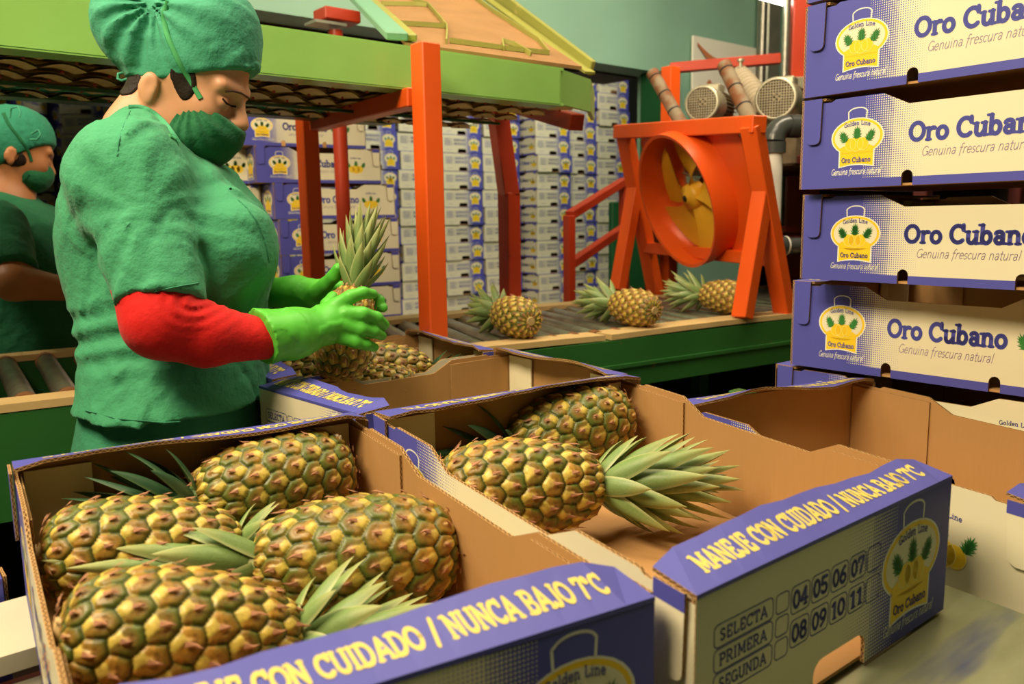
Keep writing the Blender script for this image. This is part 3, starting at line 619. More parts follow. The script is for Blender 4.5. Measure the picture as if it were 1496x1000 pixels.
# ================================================================== BLOWER FAN in its A-frame stand
fr = empty('drum_fan', (2.5, 1.98, CZ), 'orange drum fan with yellow blades on a tilted A-frame stand over the conveyor', 'fan'); f0 = np.array((2.5, 1.98, CZ))
yn, yf2 = 1.575, 2.395
nT = np.array((2.32, yn, .298)); nB = np.array((2.53, yn, CZ)); fT = np.array((2.56, yf2, .372)); fB = np.array((2.80, yf2, CZ))
fT = onax(912, 192, 1, yf2); nT = onax(1098, 183, 1, yn); fB = onax(958, 430, 1, yf2); nB = onax(1146, 458, 1, yn)
def fbar(nm, a, c, w_, h_, mat='orange', up=(0, 1, 0)): b = MB(); b.bar(a - f0, c - f0, w_, h_, 0, up=up, bev=.003); return b.build(nm, [M[mat]], fr)
fbar('upright', nB, nT, .05, .06); fbar('upright', fB, fT, .05, .06); fbar('top_bar', nT + (0, -.03, 0), fT + (0, .03, 0), .055, .055, up=(0, 0, 1))
nA = nT + (nB - nT) * .33; fA = fT + (fB - fT) * .33; nL = onax(1084, 465, 1, yn); fL = onax(902, 424, 1, yf2)
fbar('brace_leg', nA, nL, .05, .055); fbar('brace_leg', fA, fL, .05, .055)
m1, m2 = nT + (nB - nT) * .70, fT + (fB - fT) * .70; fbar('lower_bar', m1, m2, .04, .045, up=(0, 0, 1))
v1 = (nT + fT) / 2; v2 = (m1 + m2) / 2; cen = v1 * .47 + v2 * .53; ay = (fT - nT) / np.linalg.norm(fT - nT); av = (v1 - v2); av -= ay * (av @ ay); hgt = np.linalg.norm(v1 - v2); av /= np.linalg.norm(av); an = np.cross(av, ay); 
if an[0] > 0: an = -an
# square panel with a round opening
wd = np.linalg.norm(fT - nT) * .5 - .09; Rr = .245
def pane(u, v, k=0.0): return cen - f0 + ay * u + av * v + an * k
b = MB(); n = 48; ring = []; sq = []
for i in range(n):
    t = 2 * math.pi * i / n; c_, s_ = math.cos(t), math.sin(t); ring.append((Rr * c_, Rr * s_)); m_ = max(abs(c_) / wd, abs(s_) / (hgt * .5 + .0)); sq.append((c_ / m_, s_ / m_ - .0))
for kk, rev in ((-.02, False), (-.024, True)):
    vs = [pane(u, v, kk) for u, v in ring + sq]; b.add(vs, [((i, n + i, n + (i + 1) % n, (i + 1) % n) if rev else (i, (i + 1) % n, n + (i + 1) % n, n + i)) for i in range(n)], 0)
b.build('back_panel', [M['orange']], fr)
b = MB()
for (r0, k0), (r1, k1) in (((Rr, .0 - .03), (Rr + .0, .075)), ((Rr, .075), (Rr + .012, .078)), ((Rr + .012, .078), (Rr + .012, -.02)), ((Rr, -.13), (Rr, -.03))):
    vs = [pane(r0 * math.cos(2 * math.pi * i / n), r0 * math.sin(2 * math.pi * i / n), k0) for i in range(n)] + [pane(r1 * math.cos(2 * math.pi * i / n), r1 * math.sin(2 * math.pi * i / n), k1) for i in range(n)]
    b.add(vs, [(i, (i + 1) % n, n + (i + 1) % n, n + i) for i in range(n)], 0, smooth=True)
b.build('drum', [M['orange']], fr)
M['blade'] = m_plain('yellow_blade_enamel', (.78, .40, .02), .4, .4, var=.12); M['wire'] = m_plain('chromed_wire', (.5, .42, .28), .35, .5, .7)
hub = MB(); hub.lathe([(0, .012), (.018, .012), (.022, .004), (.045, .0), (.050, -.02), (.050, -.055)], pane(0, 0, .02), an, 28, 0); hub.lathe([(0, .0145), (.012, .0145), (.014, .011)], pane(0, 0, .02), an, 16, 1); hb = hub.build('fan_hub', [M['blade'], M['black']], fr)
for k_ in range(5):
    b = MB(); vs = []; nr, na = 8, 10
    for i in range(nr + 1):
        r = .04 + (.225 - .04) * i / nr; half = math.radians(27 + 8 * math.sin(i / nr * 2.2))
        for j in range(na + 1):
            a = -half + 2 * half * j / na + math.radians(72 * k_ - 62) + .25 * i / nr; tw = (.028 - .012 * i / nr) * (2 * j / na - 1); vs.append(pane(r * math.cos(a), r * math.sin(a), -.012 + tw))
    fs = [(i * (na + 1) + j, i * (na + 1) + j + 1, (i + 1) * (na + 1) + j + 1, (i + 1) * (na + 1) + j) for i in range(nr) for j in range(na)]
    b.add(vs, fs, 0, smooth=True); b.add([v - an * .003 for v in vs], [f_[::-1] for f_ in fs], 0, smooth=True); b.build('blade', [M['blade']], fr)
b = MB()
for k_ in range(22):
    r = .03 + .205 * k_ / 21; N_ = 36; b.tube([pane(r * math.cos(2 * math.pi * i / N_), r * math.sin(2 * math.pi * i / N_), -.115) for i in range(N_ + 1)], .0016, 4, 0, False)
for k_ in range(8): a = math.pi / 4 * k_ + .2; b.tube([pane(.02 * math.cos(a), .02 * math.sin(a), -.118), pane(.245 * math.cos(a), .245 * math.sin(a), -.118)], .003, 5, 0, False)
o = b.build('wire_guard', [M['wire']], fr); o['kind'] = 'stuff'
for a in (100, 130, 165, 200, 235):
    t = math.radians(a); b = MB(); b.bar(pane(.05 * math.cos(t), .05 * math.sin(t), -.10), pane(.24 * math.cos(t), .24 * math.sin(t), -.09), .008, .008, 0); b.build('motor_arm', [M['red']], fr)
b = MB(); b.lathe([(0, -.07), (.06, -.07), (.065, -.08), (.065, -.20), (0, -.20)], pane(0, 0, 0), an, 24, 0); b.build('fan_motor', [M['maroon']], fr)

# ================================================================== PUMP MOTORS, PIPES AND STAND behind the fan
M['cast'] = m_plain('champagne_grey_cast_metal', (.50, .46, .33), .32, .5, .55, .12, 20)
M['grille'] = m_plain('grille_bars', (.42, .36, .24), .5, .4, .3, .2, 30)
def motor(c, ax, R_, L_, label, name='pump_motor'):
    c = np.array(c, float); ax = np.array(ax, float); ax /= np.linalg.norm(ax); root = empty(name, c, label, 'motor', 'pump motors above the fan')
    up = np.array((0, 0, 1.)); sx = np.cross(up, ax); sx /= np.linalg.norm(sx); up = np.cross(ax, sx)
    b = MB(); b.lathe([(R_ * .86, .004), (R_ * .97, .006), (R_, -.004), (R_ * 1.0, -.02), (R_ * .98, -L_ * .42), (R_ * .93, -L_ * .44)], (0, 0, 0), ax, 36); b.build('fan_cowl', [M['cast']], root)
    b = MB(); b.lathe([(0, -.012), (R_ * .87, -.012)], (0, 0, 0), ax, 32, 1)
    st = .0105
    for i in range(-8, 9):
        u = i * st; h = math.sqrt(max(0, (R_ * .87) ** 2 - u * u))
        if h > .01: b.bar(sx * u - up * h, sx * u + up * h, .0032, .002, 0, up=ax); b.bar(up * u - sx * h, up * u + sx * h, .0032, .002, 0, up=ax)
    for dx, dz in ((0, 0), (st, st), (-st, st), (st, -st), (-st, -st)): b.box(sx * (dx + st / 2) + up * (dz + st / 2) + ax * .001, (.0085, .0085, .0085), 0)
    b.build('grille', [M['grille'], M['dark']], root)
    b = MB(); b.lathe([(0, -L_ * .4), (R_ * .80, -L_ * .4), (R_ * .80, -L_ * 1.0), (0, -L_ * 1.0)], (0, 0, 0), ax, 28)
    for i in range(28):
        a = 2 * math.pi * i / 28; d = sx * math.cos(a) + up * math.sin(a); b.bar(d * R_ * .88 - ax * L_ * .44, d * R_ * .88 - ax * L_ * .98, .0035, R_ * .2, 0, up=d)
    b.build('finned_body', [M['rust2']], root)
    b = MB(); b.box(up * (R_ * .98) - ax * L_ * .62, (.08, .07, .05), 0, np.array([ax, sx, up]).T, .006); b.build('terminal_box', [M['cast']], root)
    return root
M['rust2'] = m_plain('grimy_cast_body', (.23, .17, .10), .5, .4, .4, .3, 20)
MD = 3.50; fwd = np.array((-CF[0], -CF[1], 0)); rt = CR
mc1 = ond(1025, 151, MD); mc2 = ond(1133, 144, 3.25)
ax1 = fwd * .86 - rt * .52; motor(mc1, ax1, .076, .27, 'left one of the two grey finned motors with round grille, behind the fan top')
motor(mc2, ax1, .084, .30, 'right one of the two grey finned motors, larger round grille, beside the stacked cartons')
st_ = empty('machine_stand', (3.5, 2.0, FL), 'dark red steel machine stand with pipework behind the drum fan', 'machine'); s0 = np.array((3.5, 2.0, FL))
b = MB(); b.box(np.array((3.5, 2.0, .22)) - s0, (.95, 1.3, .035), 0, None, .004); b.box(np.array((3.5, 2.0, -.10)) - s0, (.95, 1.3, .03)); b.build('shelf', [M['maroon']], st_)
b = MB(); b.box(np.array((3.98, 1.95, -.15)) - s0, (.03, 1.3, .75)); b.build('rear_sheet', [M['dark']], st_)
for dx in (3.06, 3.94):
    for dy in (1.36, 2.62): b = MB(); b.box(np.array((dx, dy, (FL + .2) / 2)) - s0, (.05, .05, .2 - FL), 0, None, .004); b.build('leg', [M['maroon']], st_)
b = MB(); b.box(mc1 + (.18, .08, -.16) - s0, (.28, .22, .16), 0, None, .01); b.box(mc2 + (.2, .06, -.17) - s0, (.30, .24, .18), 0, None, .01); b.build('pump_block', [M['rust2']], st_)
# white pipe with grey elbow
pc = ond(1128, 300, 3.08); pe = ond(1128, 195, 3.08); root = empty('drain_pipe', (pc[0], pc[1], FL), 'white plastic pipe with a dark grey elbow, right of the fan frame', 'pipe'); p0 = np.array((pc[0], pc[1], FL))
b = MB(); zj = ond(1128, 221, 3.08)[2]; zl = ond(1128, 340, 3.08)[2]; b.tube([(0, 0, zl - FL - .02), (0, 0, zj - FL + .01)], .032, 24); b.build('pipe', [M['white']], root)
M['pvc'] = m_plain('dark_grey_plastic', (.055, .06, .055), .25, .5)
b = MB(); el = []; Rb = .055; dirx = rt * .93 - fwd * .3
for i in range(9): a = math.pi / 2 * i / 8; el.append(np.array((0, 0, zj - FL + .035)) + dirx * Rb * (1 - math.cos(a)) + np.array((0, 0, 1)) * Rb * math.sin(a))
b.tube([np.array((0, 0, zj - FL - .01)), np.array((0, 0, zj - FL + .03))], .043, 24); b.tube(el, .040, 24); b.tube([el[-1], el[-1] + dirx * .05], .043, 24); b.build('elbow', [M['pvc']], root)
b = MB(); zz = zl - FL; b.tube([(0, 0, zz - .09), (0, 0, zz)], .036, 20); b.tube([np.array((0, 0, zz - .05)), np.array((0, 0, zz - .05)) + dirx * .06], .036, 20); b.tube([np.array((0, 0, zz - .05)) + dirx * .06, np.array((0, 0, zz - .05)) + dirx * .7], .030, 16); b.build('tee', [M['pvc']], root)
b = MB(); b.tube([np.array((0, 0, zz - .05)) + dirx * .06, np.array((0, 0, zz - .05)) + dirx * .066], .037, 20); b.build('collar', [M['white']], root)
# corrugated hose
M['hose'] = m_plain('beige_corrugated_hose', (.42, .35, .24), .6, .3, var=.15)
h0, h1, h2 = ond(1078, 112, 3.7), ond(1100, 130, 3.6), ond(1118, 168, 3.5); pts = []; rs = []
for i in range(64): t = i / 63; pts.append(h0 * (1 - t) ** 2 + 2 * h1 * t * (1 - t) + h2 * t * t); rs.append((.046) + .007 * math.sin(i * 1.4))
b = MB(); b.tube(pts, rs, 20); tag(b.build('corrugated_hose', [M['hose']]), 'beige corrugated hose between the two grey motors', 'hose')
b = MB(); hh = ond(1082, 100, 3.66); b.tube([hh, hh + (0, 0, .03)], .008, 8); b.tube([hh + (0, 0, .03), hh + (0, 0, .04)], .016, 8); b.build('hose_valve', [M['cast']], None); o = bpy.data.objects['hose_valve']; tag(o, 'small brass valve standing beside the corrugated hose', 'valve')
# the two rusty roller handles
def rollpipe(a, c, R_, label):
    root = empty('rusty_pipe', a, label, 'pipe', 'rusty banded pipes above the fan'); b = MB(); d = c - a; b.tube([(0, 0, 0), d], R_, 20); b.build('pipe_body', [M['rustpipe']], root)
    for t in (.1, .42, .74): b = MB(); b.tube([d * t, d * (t + .022)], R_ * 1.05, 20); b.build('band', [M['black']], root)
q = NT('blotchy_rusty_pipe', .7, .3); n_ = q.noise(14, 4); q.col(q.mix(q.ramp(n_, .42, .60), (.24, .19, .12), (.19, .07, .025))); M['rustpipe'] = q.mat
rollpipe(ond(953, 106, 3.42), ond(996, 182, 3.3), .026, 'left one of two slanting rusty banded pipes above the fan frame')
rollpipe(ond(1058, 95, 3.2), ond(1097, 178, 3.05), .028, 'right one of two slanting rusty banded pipes, between the grey motors')
# orange pipe frame behind and big red pillar
a_ = ond(979, 172, 3.9); t_ = ond(979, 100, 3.9); e_ = ond(1140, 86, 3.80)
root = empty('pipe_frame', (a_[0], a_[1], FL), 'orange square tube frame standing behind the motors', 'frame'); q = np.array((a_[0], a_[1], FL))
b = MB(); b.bar((0, 0, 0), (0, 0, t_[2] - FL), .07, .06, 0, up=(0, 1, 0), bev=.003); b.build('upright', [M['orange']], root)
b = MB(); b.bar(t_ - q, e_ - q, .05, .045, 0, bev=.003); b.build('top_rail', [M['red']], root)
pp = ond(1166, 60, 4.2); root = empty('steel_pillar', (pp[0], pp[1], FL), 'broad red painted steel pillar behind the stacked cartons, reaching the ceiling', 'pillar')
b = MB(); b.box((0.02, -.02, 1.98), (.17, .17, 3.96), 0, np.array([rt, -fwd, (0, 0, 1)]).T, .006); b.build('shaft', [M['red']], root)
b = MB(); b.tube([np.array((0, 0, 1.2)) - rt * .085 + fwd * .07, np.array((0, 0, 3.9)) - rt * .085 + fwd * .07], .020, 12); b.build('cable_pipe', [M['steel']], root)
b = MB(); b.box(-rt * .02 + fwd * .11 + np.array((0, 0, ond(1178, 128, 4.2)[2] - FL)), (.16, .09, .07), 0, np.array([rt, -fwd, (0, 0, 1)]).T, .004); b.build('junction_box', [M['cast']], root)
# green and orange machine parts seen to the right, past the carton stack
root = empty('sorting_frame', (3.3, .75, FL), 'green and orange steel frame glimpsed between the stacked cartons on the right', 'frame')
b = MB(); b.box((0, 0, .45), (.1, 1.3, .9), 0, None, .01); b.build('green_panel', [M['green']], root)
for dy in (-.3, .05): b = MB(); b.bar((-.1, dy, 0), (-.1, dy + .12, 1.25), .045, .045, 0, up=(0, 1, 0)); b.build('strut', [M['orange']], root)
# ================================================================== PACKING TABLE under the open cartons
tb = empty('packing_table', (.75, .75, FL), 'zinc-topped packing table on a green frame, under the open cartons', 'table'); t0 = np.array((.75, .75, FL))
def tq(pts, dz=0): return [np.array((x, y, tabz(x, y) + dz)) - t0 for x, y in pts]
def slab(name, pts, th_, mat, dz=0, uv=None):
    b = MB(); t = tq(pts, dz - .003); u = tq(pts, dz - .003 - th_); k = len(pts); b.add(t, [tuple(range(k))], 0); b.add(u, [tuple(range(k))[::-1]], 0)
    for i in range(k): j = (i + 1) % k; b.add([t[i], u[i], u[j], t[j]], [(0, 1, 2, 3)], 0)
    return b.build(name, [mat], tb)
q = NT('streaked_zinc_top', .35, .5); q.b.inputs['Metallic'].default_value = .35
n1 = q.noise(3, 5, q.mapping(q.coord(), (1, 3.2, 1))); n2 = q.noise(2.2, 4, q.mapping(q.coord(), (.8, 5, 1)))
q.col(q.mix(q.ramp(n2, .56, .66), q.mix(q.ramp(n1, .35, .65), (.22, .24, .13), (.42, .43, .27)), (.07, .09, .20))); M['ztop'] = q.mat
slab('table_top', [(.50, -.10), (1.0, -.10), (1.0, 1.05), (.50, 1.05)], .012, M['ztop'], -.002)
b = MB(); P4 = [np.array((x, y, tabz(x, y) - dz)) - t0 for x, y, dz in ((1.001, -.10, .030), (1.52, -.10, .060), (1.52, .90, .060), (1.001, .90, .030))]; b.add(P4, [(0, 1, 2, 3)], 0); b.add([p - (0, 0, .012) for p in P4], [(3, 2, 1, 0)], 0); b.bar(P4[0] + (0, 0, .008), P4[3] + (0, 0, .008), .004, .030, 0); b.build('side_plate', [M['ztop']], tb)
slab('table_top', [(.60, 1.052), (1.40, 1.052), (1.34, 1.64), (.62, 1.66)], .012, M['ztop'], -.012)
M['wplate'] = m_plain('glossy_cream_plate', (.66, .62, .47), .2, .5, var=.08, scale=3)
slab('end_plate', [(-.30, .925), (.498, .905), (.498, 1.03), (-.30, 1.04)], .02, M['wplate'], .002)
for yy in (.12, .235, .35, .465, .58, .69, .79, .86):
    b = MB(); z = tabz(.15, yy) - .028; L0 = np.array((-.28, yy, z)) - t0; L1 = np.array((.49, yy, z - .003)) - t0; d_ = (L1 - L0); b.tube([L0, L0 + d_ * .02, L0 + d_ * .98, L1], [.016, .024, .024, .016], 18); b.build('roller', [M['roller']], tb)
for (a, c) in (((-.30, .04), (-.30, 1.02)), ((1.54, -.12), (1.54, 1.08)), ((-.30, .02), (.5, .0)), ((.5, -.125), (1.56, -.125)), ((1.36, 1.07), (1.31, 1.62))):
    p, q_ = tq([a, c], -.045); b = MB(); b.bar(p, q_, .04, .09, 0, bev=.003); b.build('frame_rail', [M['green']], tb)
for a in ((-.28, .06), (1.52, -.1), (-.28, 1.0), (1.31, 1.60), (.6, -.1), (.66, 1.60)):
    z = tabz(*a) - .05; b = MB(); b.box(np.array((a[0], a[1], (FL + z) / 2)) - t0, (.06, .06, z - FL), 0, None, .004); b.build('leg', [M['green']], tb)
b = MB(); b.box(np.array((-.02, 1.02, -.62)) - t0, (.56, .04, .22)); b.build('lower_rail', [M['maroon']], tb)

# ================================================================== CARTONS
g_ = 'open cartons on the packing table'
A = dict(FL=(.138, 1.034, -.261), FR=(.526, .972, -.258), NR=(.470, .397, -.296), NL=(.078, .462, -.296))
Bx = dict(FL=(.551, .954, -.258), FR=(.976, .897, -.254), NR=(.930, .365, -.290), NL=(.497, .378, -.297))
def fix(c): return (c['FL'], c['NL'], c['NR'], c['FR'])
nr = onp(955, 880, -.289); 
carton_a = warped_box(fix(A), 'open carton in the near left corner, packed with five pineapples', g_, seed=2)
carton_b = warped_box(fix(Bx), 'open carton at front centre with ticked size boxes on its end and two pineapples', g_, seed=5)
Cx = dict(FL=(1.041, .841, -.300), FR=(1.428, .741, -.300), NR=(1.42, .205, -.337), NL=(1.031, .300, -.336))
carton_c = warped_box(fix(Cx), 'open empty carton at the right, in front of the tall carton stack', g_, seed=9, L=.56, wavy=.005, posts=False)
Ex = ((.555, 1.003, -.270), (1.045, .948, -.270), (1.072, 1.295, -.268), (.535, 1.298, -.270))
Dx = ((.572, 1.330, -.269), (1.042, 1.303, -.268), (1.100, 1.672, -.268), (.60, 1.70, -.269))
carton_e = warped_box(Ex, 'open empty carton just behind the two front cartons', g_, seed=12, W=.33, L=.52)
carton_d = warped_box(Dx, 'open carton below the gloved hands, holding three pineapples', g_, seed=15, W=.36, L=.52)
# edge of another carton at the far left, low
gl = onp(8, 830, -.30)
carton_g = warped_box(tuple((x, y, -.395) for x, y in ((-.28, 1.40), (-.28, 1.045), (.118, 1.045), (.118, 1.40))), 'brown carton corner poking in at the left edge, beside the near carton', 'carton at the left edge', seed=20, W=.40, L=.36)
root = empty('plastic_crate', (-.08, 1.22, FL), 'dark upturned crate under the carton at the left edge', 'crate'); b = MB(); b.box((0, 0, .345), (.38, .34, .69), 0, None, .01); b.box((0, 0, .68), (.40, .36, .03), 0, None, .005); b.build('crate_body', [M['dark']], root)
for i in range(5): b = MB(); b.box((0, -.175, .08 + i * .125), (.34, .012, .04), 0, None, .003); b.build('rib', [M['maroon']], root)

# tall stack on the right
base = (1.335, .806); tl = [(1.345, .812, -.039), (1.340, .806, -.042), (1.369, .819, -.053), (1.445, .879, -.012), (1.452, .90, -.03), (1.45, .89, -.02), (1.46, .90, .0), (1.45, .89, -.03), (1.455, .895, .01)]
zs = []; z = .045
lab = ['carton at the top edge of the right-hand stack, only its foot showing', 'second carton down in the right-hand stack', 'third carton down in the right-hand stack', 'fourth carton down in the right-hand stack, at fan height', 'fifth carton down in the right-hand stack, jutting out to the left', 'sixth carton down in the right-hand stack, mostly hidden behind the open carton']
stz = [(.357, 1.335, .806, -.039), (.2006, 1.335, .806, -.039), (.045, 1.335, .806, -.039), (-.114, 1.369, .819, -.053), (-.290, 1.445, .879, -.01), (-.445, 1.452, .915, -.03), (-.599, 1.46, .90, -.02), (-.753, 1.455, .90, .0), (-.907, 1.46, .90, -.02), (-1.061, 1.455, .9, .0)]
for i, (z, x, y, wz) in enumerate(stz):
    o = std_box((x, y, z), wz - math.pi / 2, lab[i] if i < len(lab) else '%s carton down in the right-hand stack, hidden behind the open cartons' % ('seventh', 'eighth', 'ninth', 'tenth')[i - 6], 'tall stack of printed cartons on the right', 'std')
    o.scale = (1, 1, 1.06 if i == 4 else .963)
b = MB()
def pallet(name, c, d, label, grp=None):
    root = empty(name, c, label, 'pallet', grp)
    for i in range(7): b = MB(); b.box((0, -d[1] / 2 + .05 + i * (d[1] - .1) / 6, d[2] - .01), (d[0], .09, .02)); b.build('deck_board', [M['wood']], root)
    for i in range(3): b = MB(); b.box((-d[0] / 2 + .05 + i * (d[0] - .1) / 2, 0, (d[2] - .02) / 2), (.08, d[1], d[2] - .02)); b.build('bearer', [M['wood']], root)
    return root
pallet('timber_pallet', (1.66, .62, FL), (.6, .75, .188), 'timber pallet under the right-hand carton stack')
# stack behind the orange post
ms = [(.325, 1.375, 3.41, -.155), (.172, 1.437, 3.393, -.155), (.018, 1.50, 3.37, -.12), (-.136, 1.515, 3.37, -.12), (-.290, 1.515, 3.37, -.12), (-.444, 1.515, 3.37, -.12), (-.598, 1.515, 3.37, -.12), (-.752, 1.515, 3.37, -.12), (-.906, 1.515, 3.37, -.12), (-1.06, 1.515, 3.37, -.12)]
ml = ['topmost carton of the loose stack behind the dark orange post', 'second carton of the loose stack behind the dark orange post', 'third carton of the loose stack behind the dark orange post', 'fourth carton of the loose stack, beside the held pineapple leaves', 'fifth carton of the loose stack, beside the green gloves']
for i, (z, x, y, wz) in enumerate(ms):
    o = std_box((x, y, z), wz, ml[i] if i < len(ml) else '%s carton of the loose stack, hidden below the conveyor' % ('sixth', 'seventh', 'eighth', 'ninth', 'tenth')[i - 5], 'loose carton stack behind the orange posts', 'std'); o.scale = (1, 1, .975)
for i in range(6):
    o = std_box((.97 - .02 * (i % 2), 3.60, .172 - .154 * i), -.15, 'carton in the short stack just behind the masked worker, step %s from its top' % ('one', 'two', 'three', 'four', 'five', 'six')[i], 'short carton stack behind the worker', 'std'); o.scale = (1, 1, .975)
pallet('timber_pallet', (1.78, 3.55, FL), (.7, .6, .038), 'low timber pallet under the loose carton stack')
pallet('timber_pallet', (1.23, 3.78, FL), (.6, .5, .65), 'raised timber stand under the short carton stack')
# far store: every carton its own object, one shared mesh
cb = MB()
for nm, mb, mt, _ in box_parts(L=.50, W=.41, H=.148, detail=False, wavy=0):
    names = [mm.name for mm in mt]
    for f, m_, uv_, sm_ in zip(mb.f, mb.m, mb.uv, mb.sm):
        n0 = len(cb.v); cb.v += [mb.v[i] for i in f]; cb.f.append(list(range(n0, n0 + len(f)))); cb.uv.append(uv_); cb.sm.append(False)
        mt_i = mt[m_].name; cb.m.append(mt_i)
allm = []; 
for x_ in cb.m:
    if x_ not in allm: allm.append(x_)
cb.m = [allm.index(x_) for x_ in cb.m]
far_me = cb.mesh('pineapple_carton', [bpy.data.materials[n_] for n_ in allm])
rnd = random.Random(4)
ORD = ['first', 'second', 'third', 'fourth', 'fifth', 'sixth', 'seventh', 'eighth', 'ninth', 'tenth', 'eleventh', 'twelfth', 'thirteenth', 'fourteenth', 'fifteenth', 'sixteenth']
def far_stack(x, y, wz, nlay, ztop, row, grp):
    z = FL + .14; k = 0
    while k < nlay:
        o = bpy.data.objects.new('pineapple_carton', far_me); COL.objects.link(o); jx, jy = rnd.uniform(-.008, .008), rnd.uniform(-.015, .015)
        o.location = (x + jx, y + jy + .5, z); o.rotation_euler = (0, 0, wz - math.pi / 2 + rnd.uniform(-.02, .02)); k += 1
        tag(o, 'store carton %s, %s from its top' % (row, ORD[nlay - k]), 'carton', grp); z += .1535
x = 1.55; cols = []
names_ = ['first', 'second', 'third', 'fourth', 'fifth', 'sixth', 'seventh', 'eighth', 'ninth', 'tenth', 'eleventh']
for i in range(11):
    xx = 1.63 + .424 * i; yy = 5.92 - .04 * (xx - 3.33) 
    if i >= 8: yy -= .22 if i == 8 else .12
    far_stack(xx, yy - .0, -.04, 16, 1, 'in the %s column of the long stacked wall' % names_[i], 'store wall column, %s from the left' % names_[i])
for j, (px, d_, nm) in enumerate(((-8, 6.3, 'column at the left edge'), (50, 7.2, 'column above the far worker'), (137, 6.65, 'column between the two workers'), (214, 6.7, 'column behind the nearer worker'))):
    c = ond(px, 300, d_); a = _th - math.pi / 2; ex = np.array((math.cos(a), math.sin(a)))
    cx, cy = c[0] - ex[0] * .205, c[1] - ex[1] * .205
    z = FL + .14
    for k in range(16):
        o = bpy.data.objects.new('pineapple_carton', far_me); COL.objects.link(o); fw = np.array((math.cos(_th), math.sin(_th)))
        o.location = (cx + fw[0] * .5 + rnd.uniform(-.01, .01), cy + fw[1] * .5 + rnd.uniform(-.01, .01), z); o.rotation_euler = (0, 0, a - math.pi / 2 + rnd.uniform(-.02, .02)); z += .1535
        tag(o, 'store carton in the %s, %s from its top' % (nm, ORD[15 - k]), 'carton', 'store column, ' + nm)
    pallet('timber_pallet', (c[0] + fw[0] * .25, c[1] + fw[1] * .25, FL), (.42, .42, .138), 'timber pallet under the store column, ' + nm)
pallet('timber_pallet', (3.9, 6.2, FL), (4.9, .7, .138), 'long timber decking under the far wall of stacked cartons')
# ================================================================== PINEAPPLES
def noise3(p, k, seed=0):
    r = np.random.RandomState(seed); o = np.zeros(len(p))
    for i in range(5):
        d = r.normal(size=3); d /= np.linalg.norm(d); o += np.sin(p @ d * k * r.uniform(.6, 1.5) + r.uniform(0, 6.28))
    return o / 5
q = NT('pineapple_skin', .42, .45); at = q.node('ShaderNodeAttribute', attribute_name='Col'); nz = q.noise(220, 3); q.bump(nz, .35, .0012)
q.col(at.outputs['Color']); q.b.inputs['Subsurface Weight'].default_value = 0.0; M['pine'] = q.mat
M['bract'] = m_plain('dry_bract', (.46, .22, .12), .7, .2, var=.3, scale=60)
q = NT('pineapple_leaf', .42, .4); sx = q.sep(q.coord('UV')); e_ = q.math('ABSOLUTE', q.math('SUBTRACT', sx[0], .5)); n_ = q.noise(30, 3)
c1 = q.mix(n_, (.13, .23, .06), (.24, .34, .12)); c2 = q.mix(q.ramp(sx[1], .55, 1.0), c1, (.36, .36, .12)); q.col(q.mix(q.ramp(e_, .36, .5), c2, (.42, .46, .20)))
q.bump(q.noise(1, 2, q.mapping(q.coord('UV'), (40, 2, 1))), .3, .0008); M['leaf'] = q.mat
q = NT('dark_pineapple_leaf', .42, .4); sx = q.sep(q.coord('UV')); e_ = q.math('ABSOLUTE', q.math('SUBTRACT', sx[0], .5)); q.col(q.mix(q.ramp(e_, .38, .5), (.03, .085, .035), (.10, .17, .06))); M['leafd'] = q.mat
M['stem'] = m_plain('cut_stem', (.55, .38, .16), .7, .2, var=.25, scale=60)
NE = 13
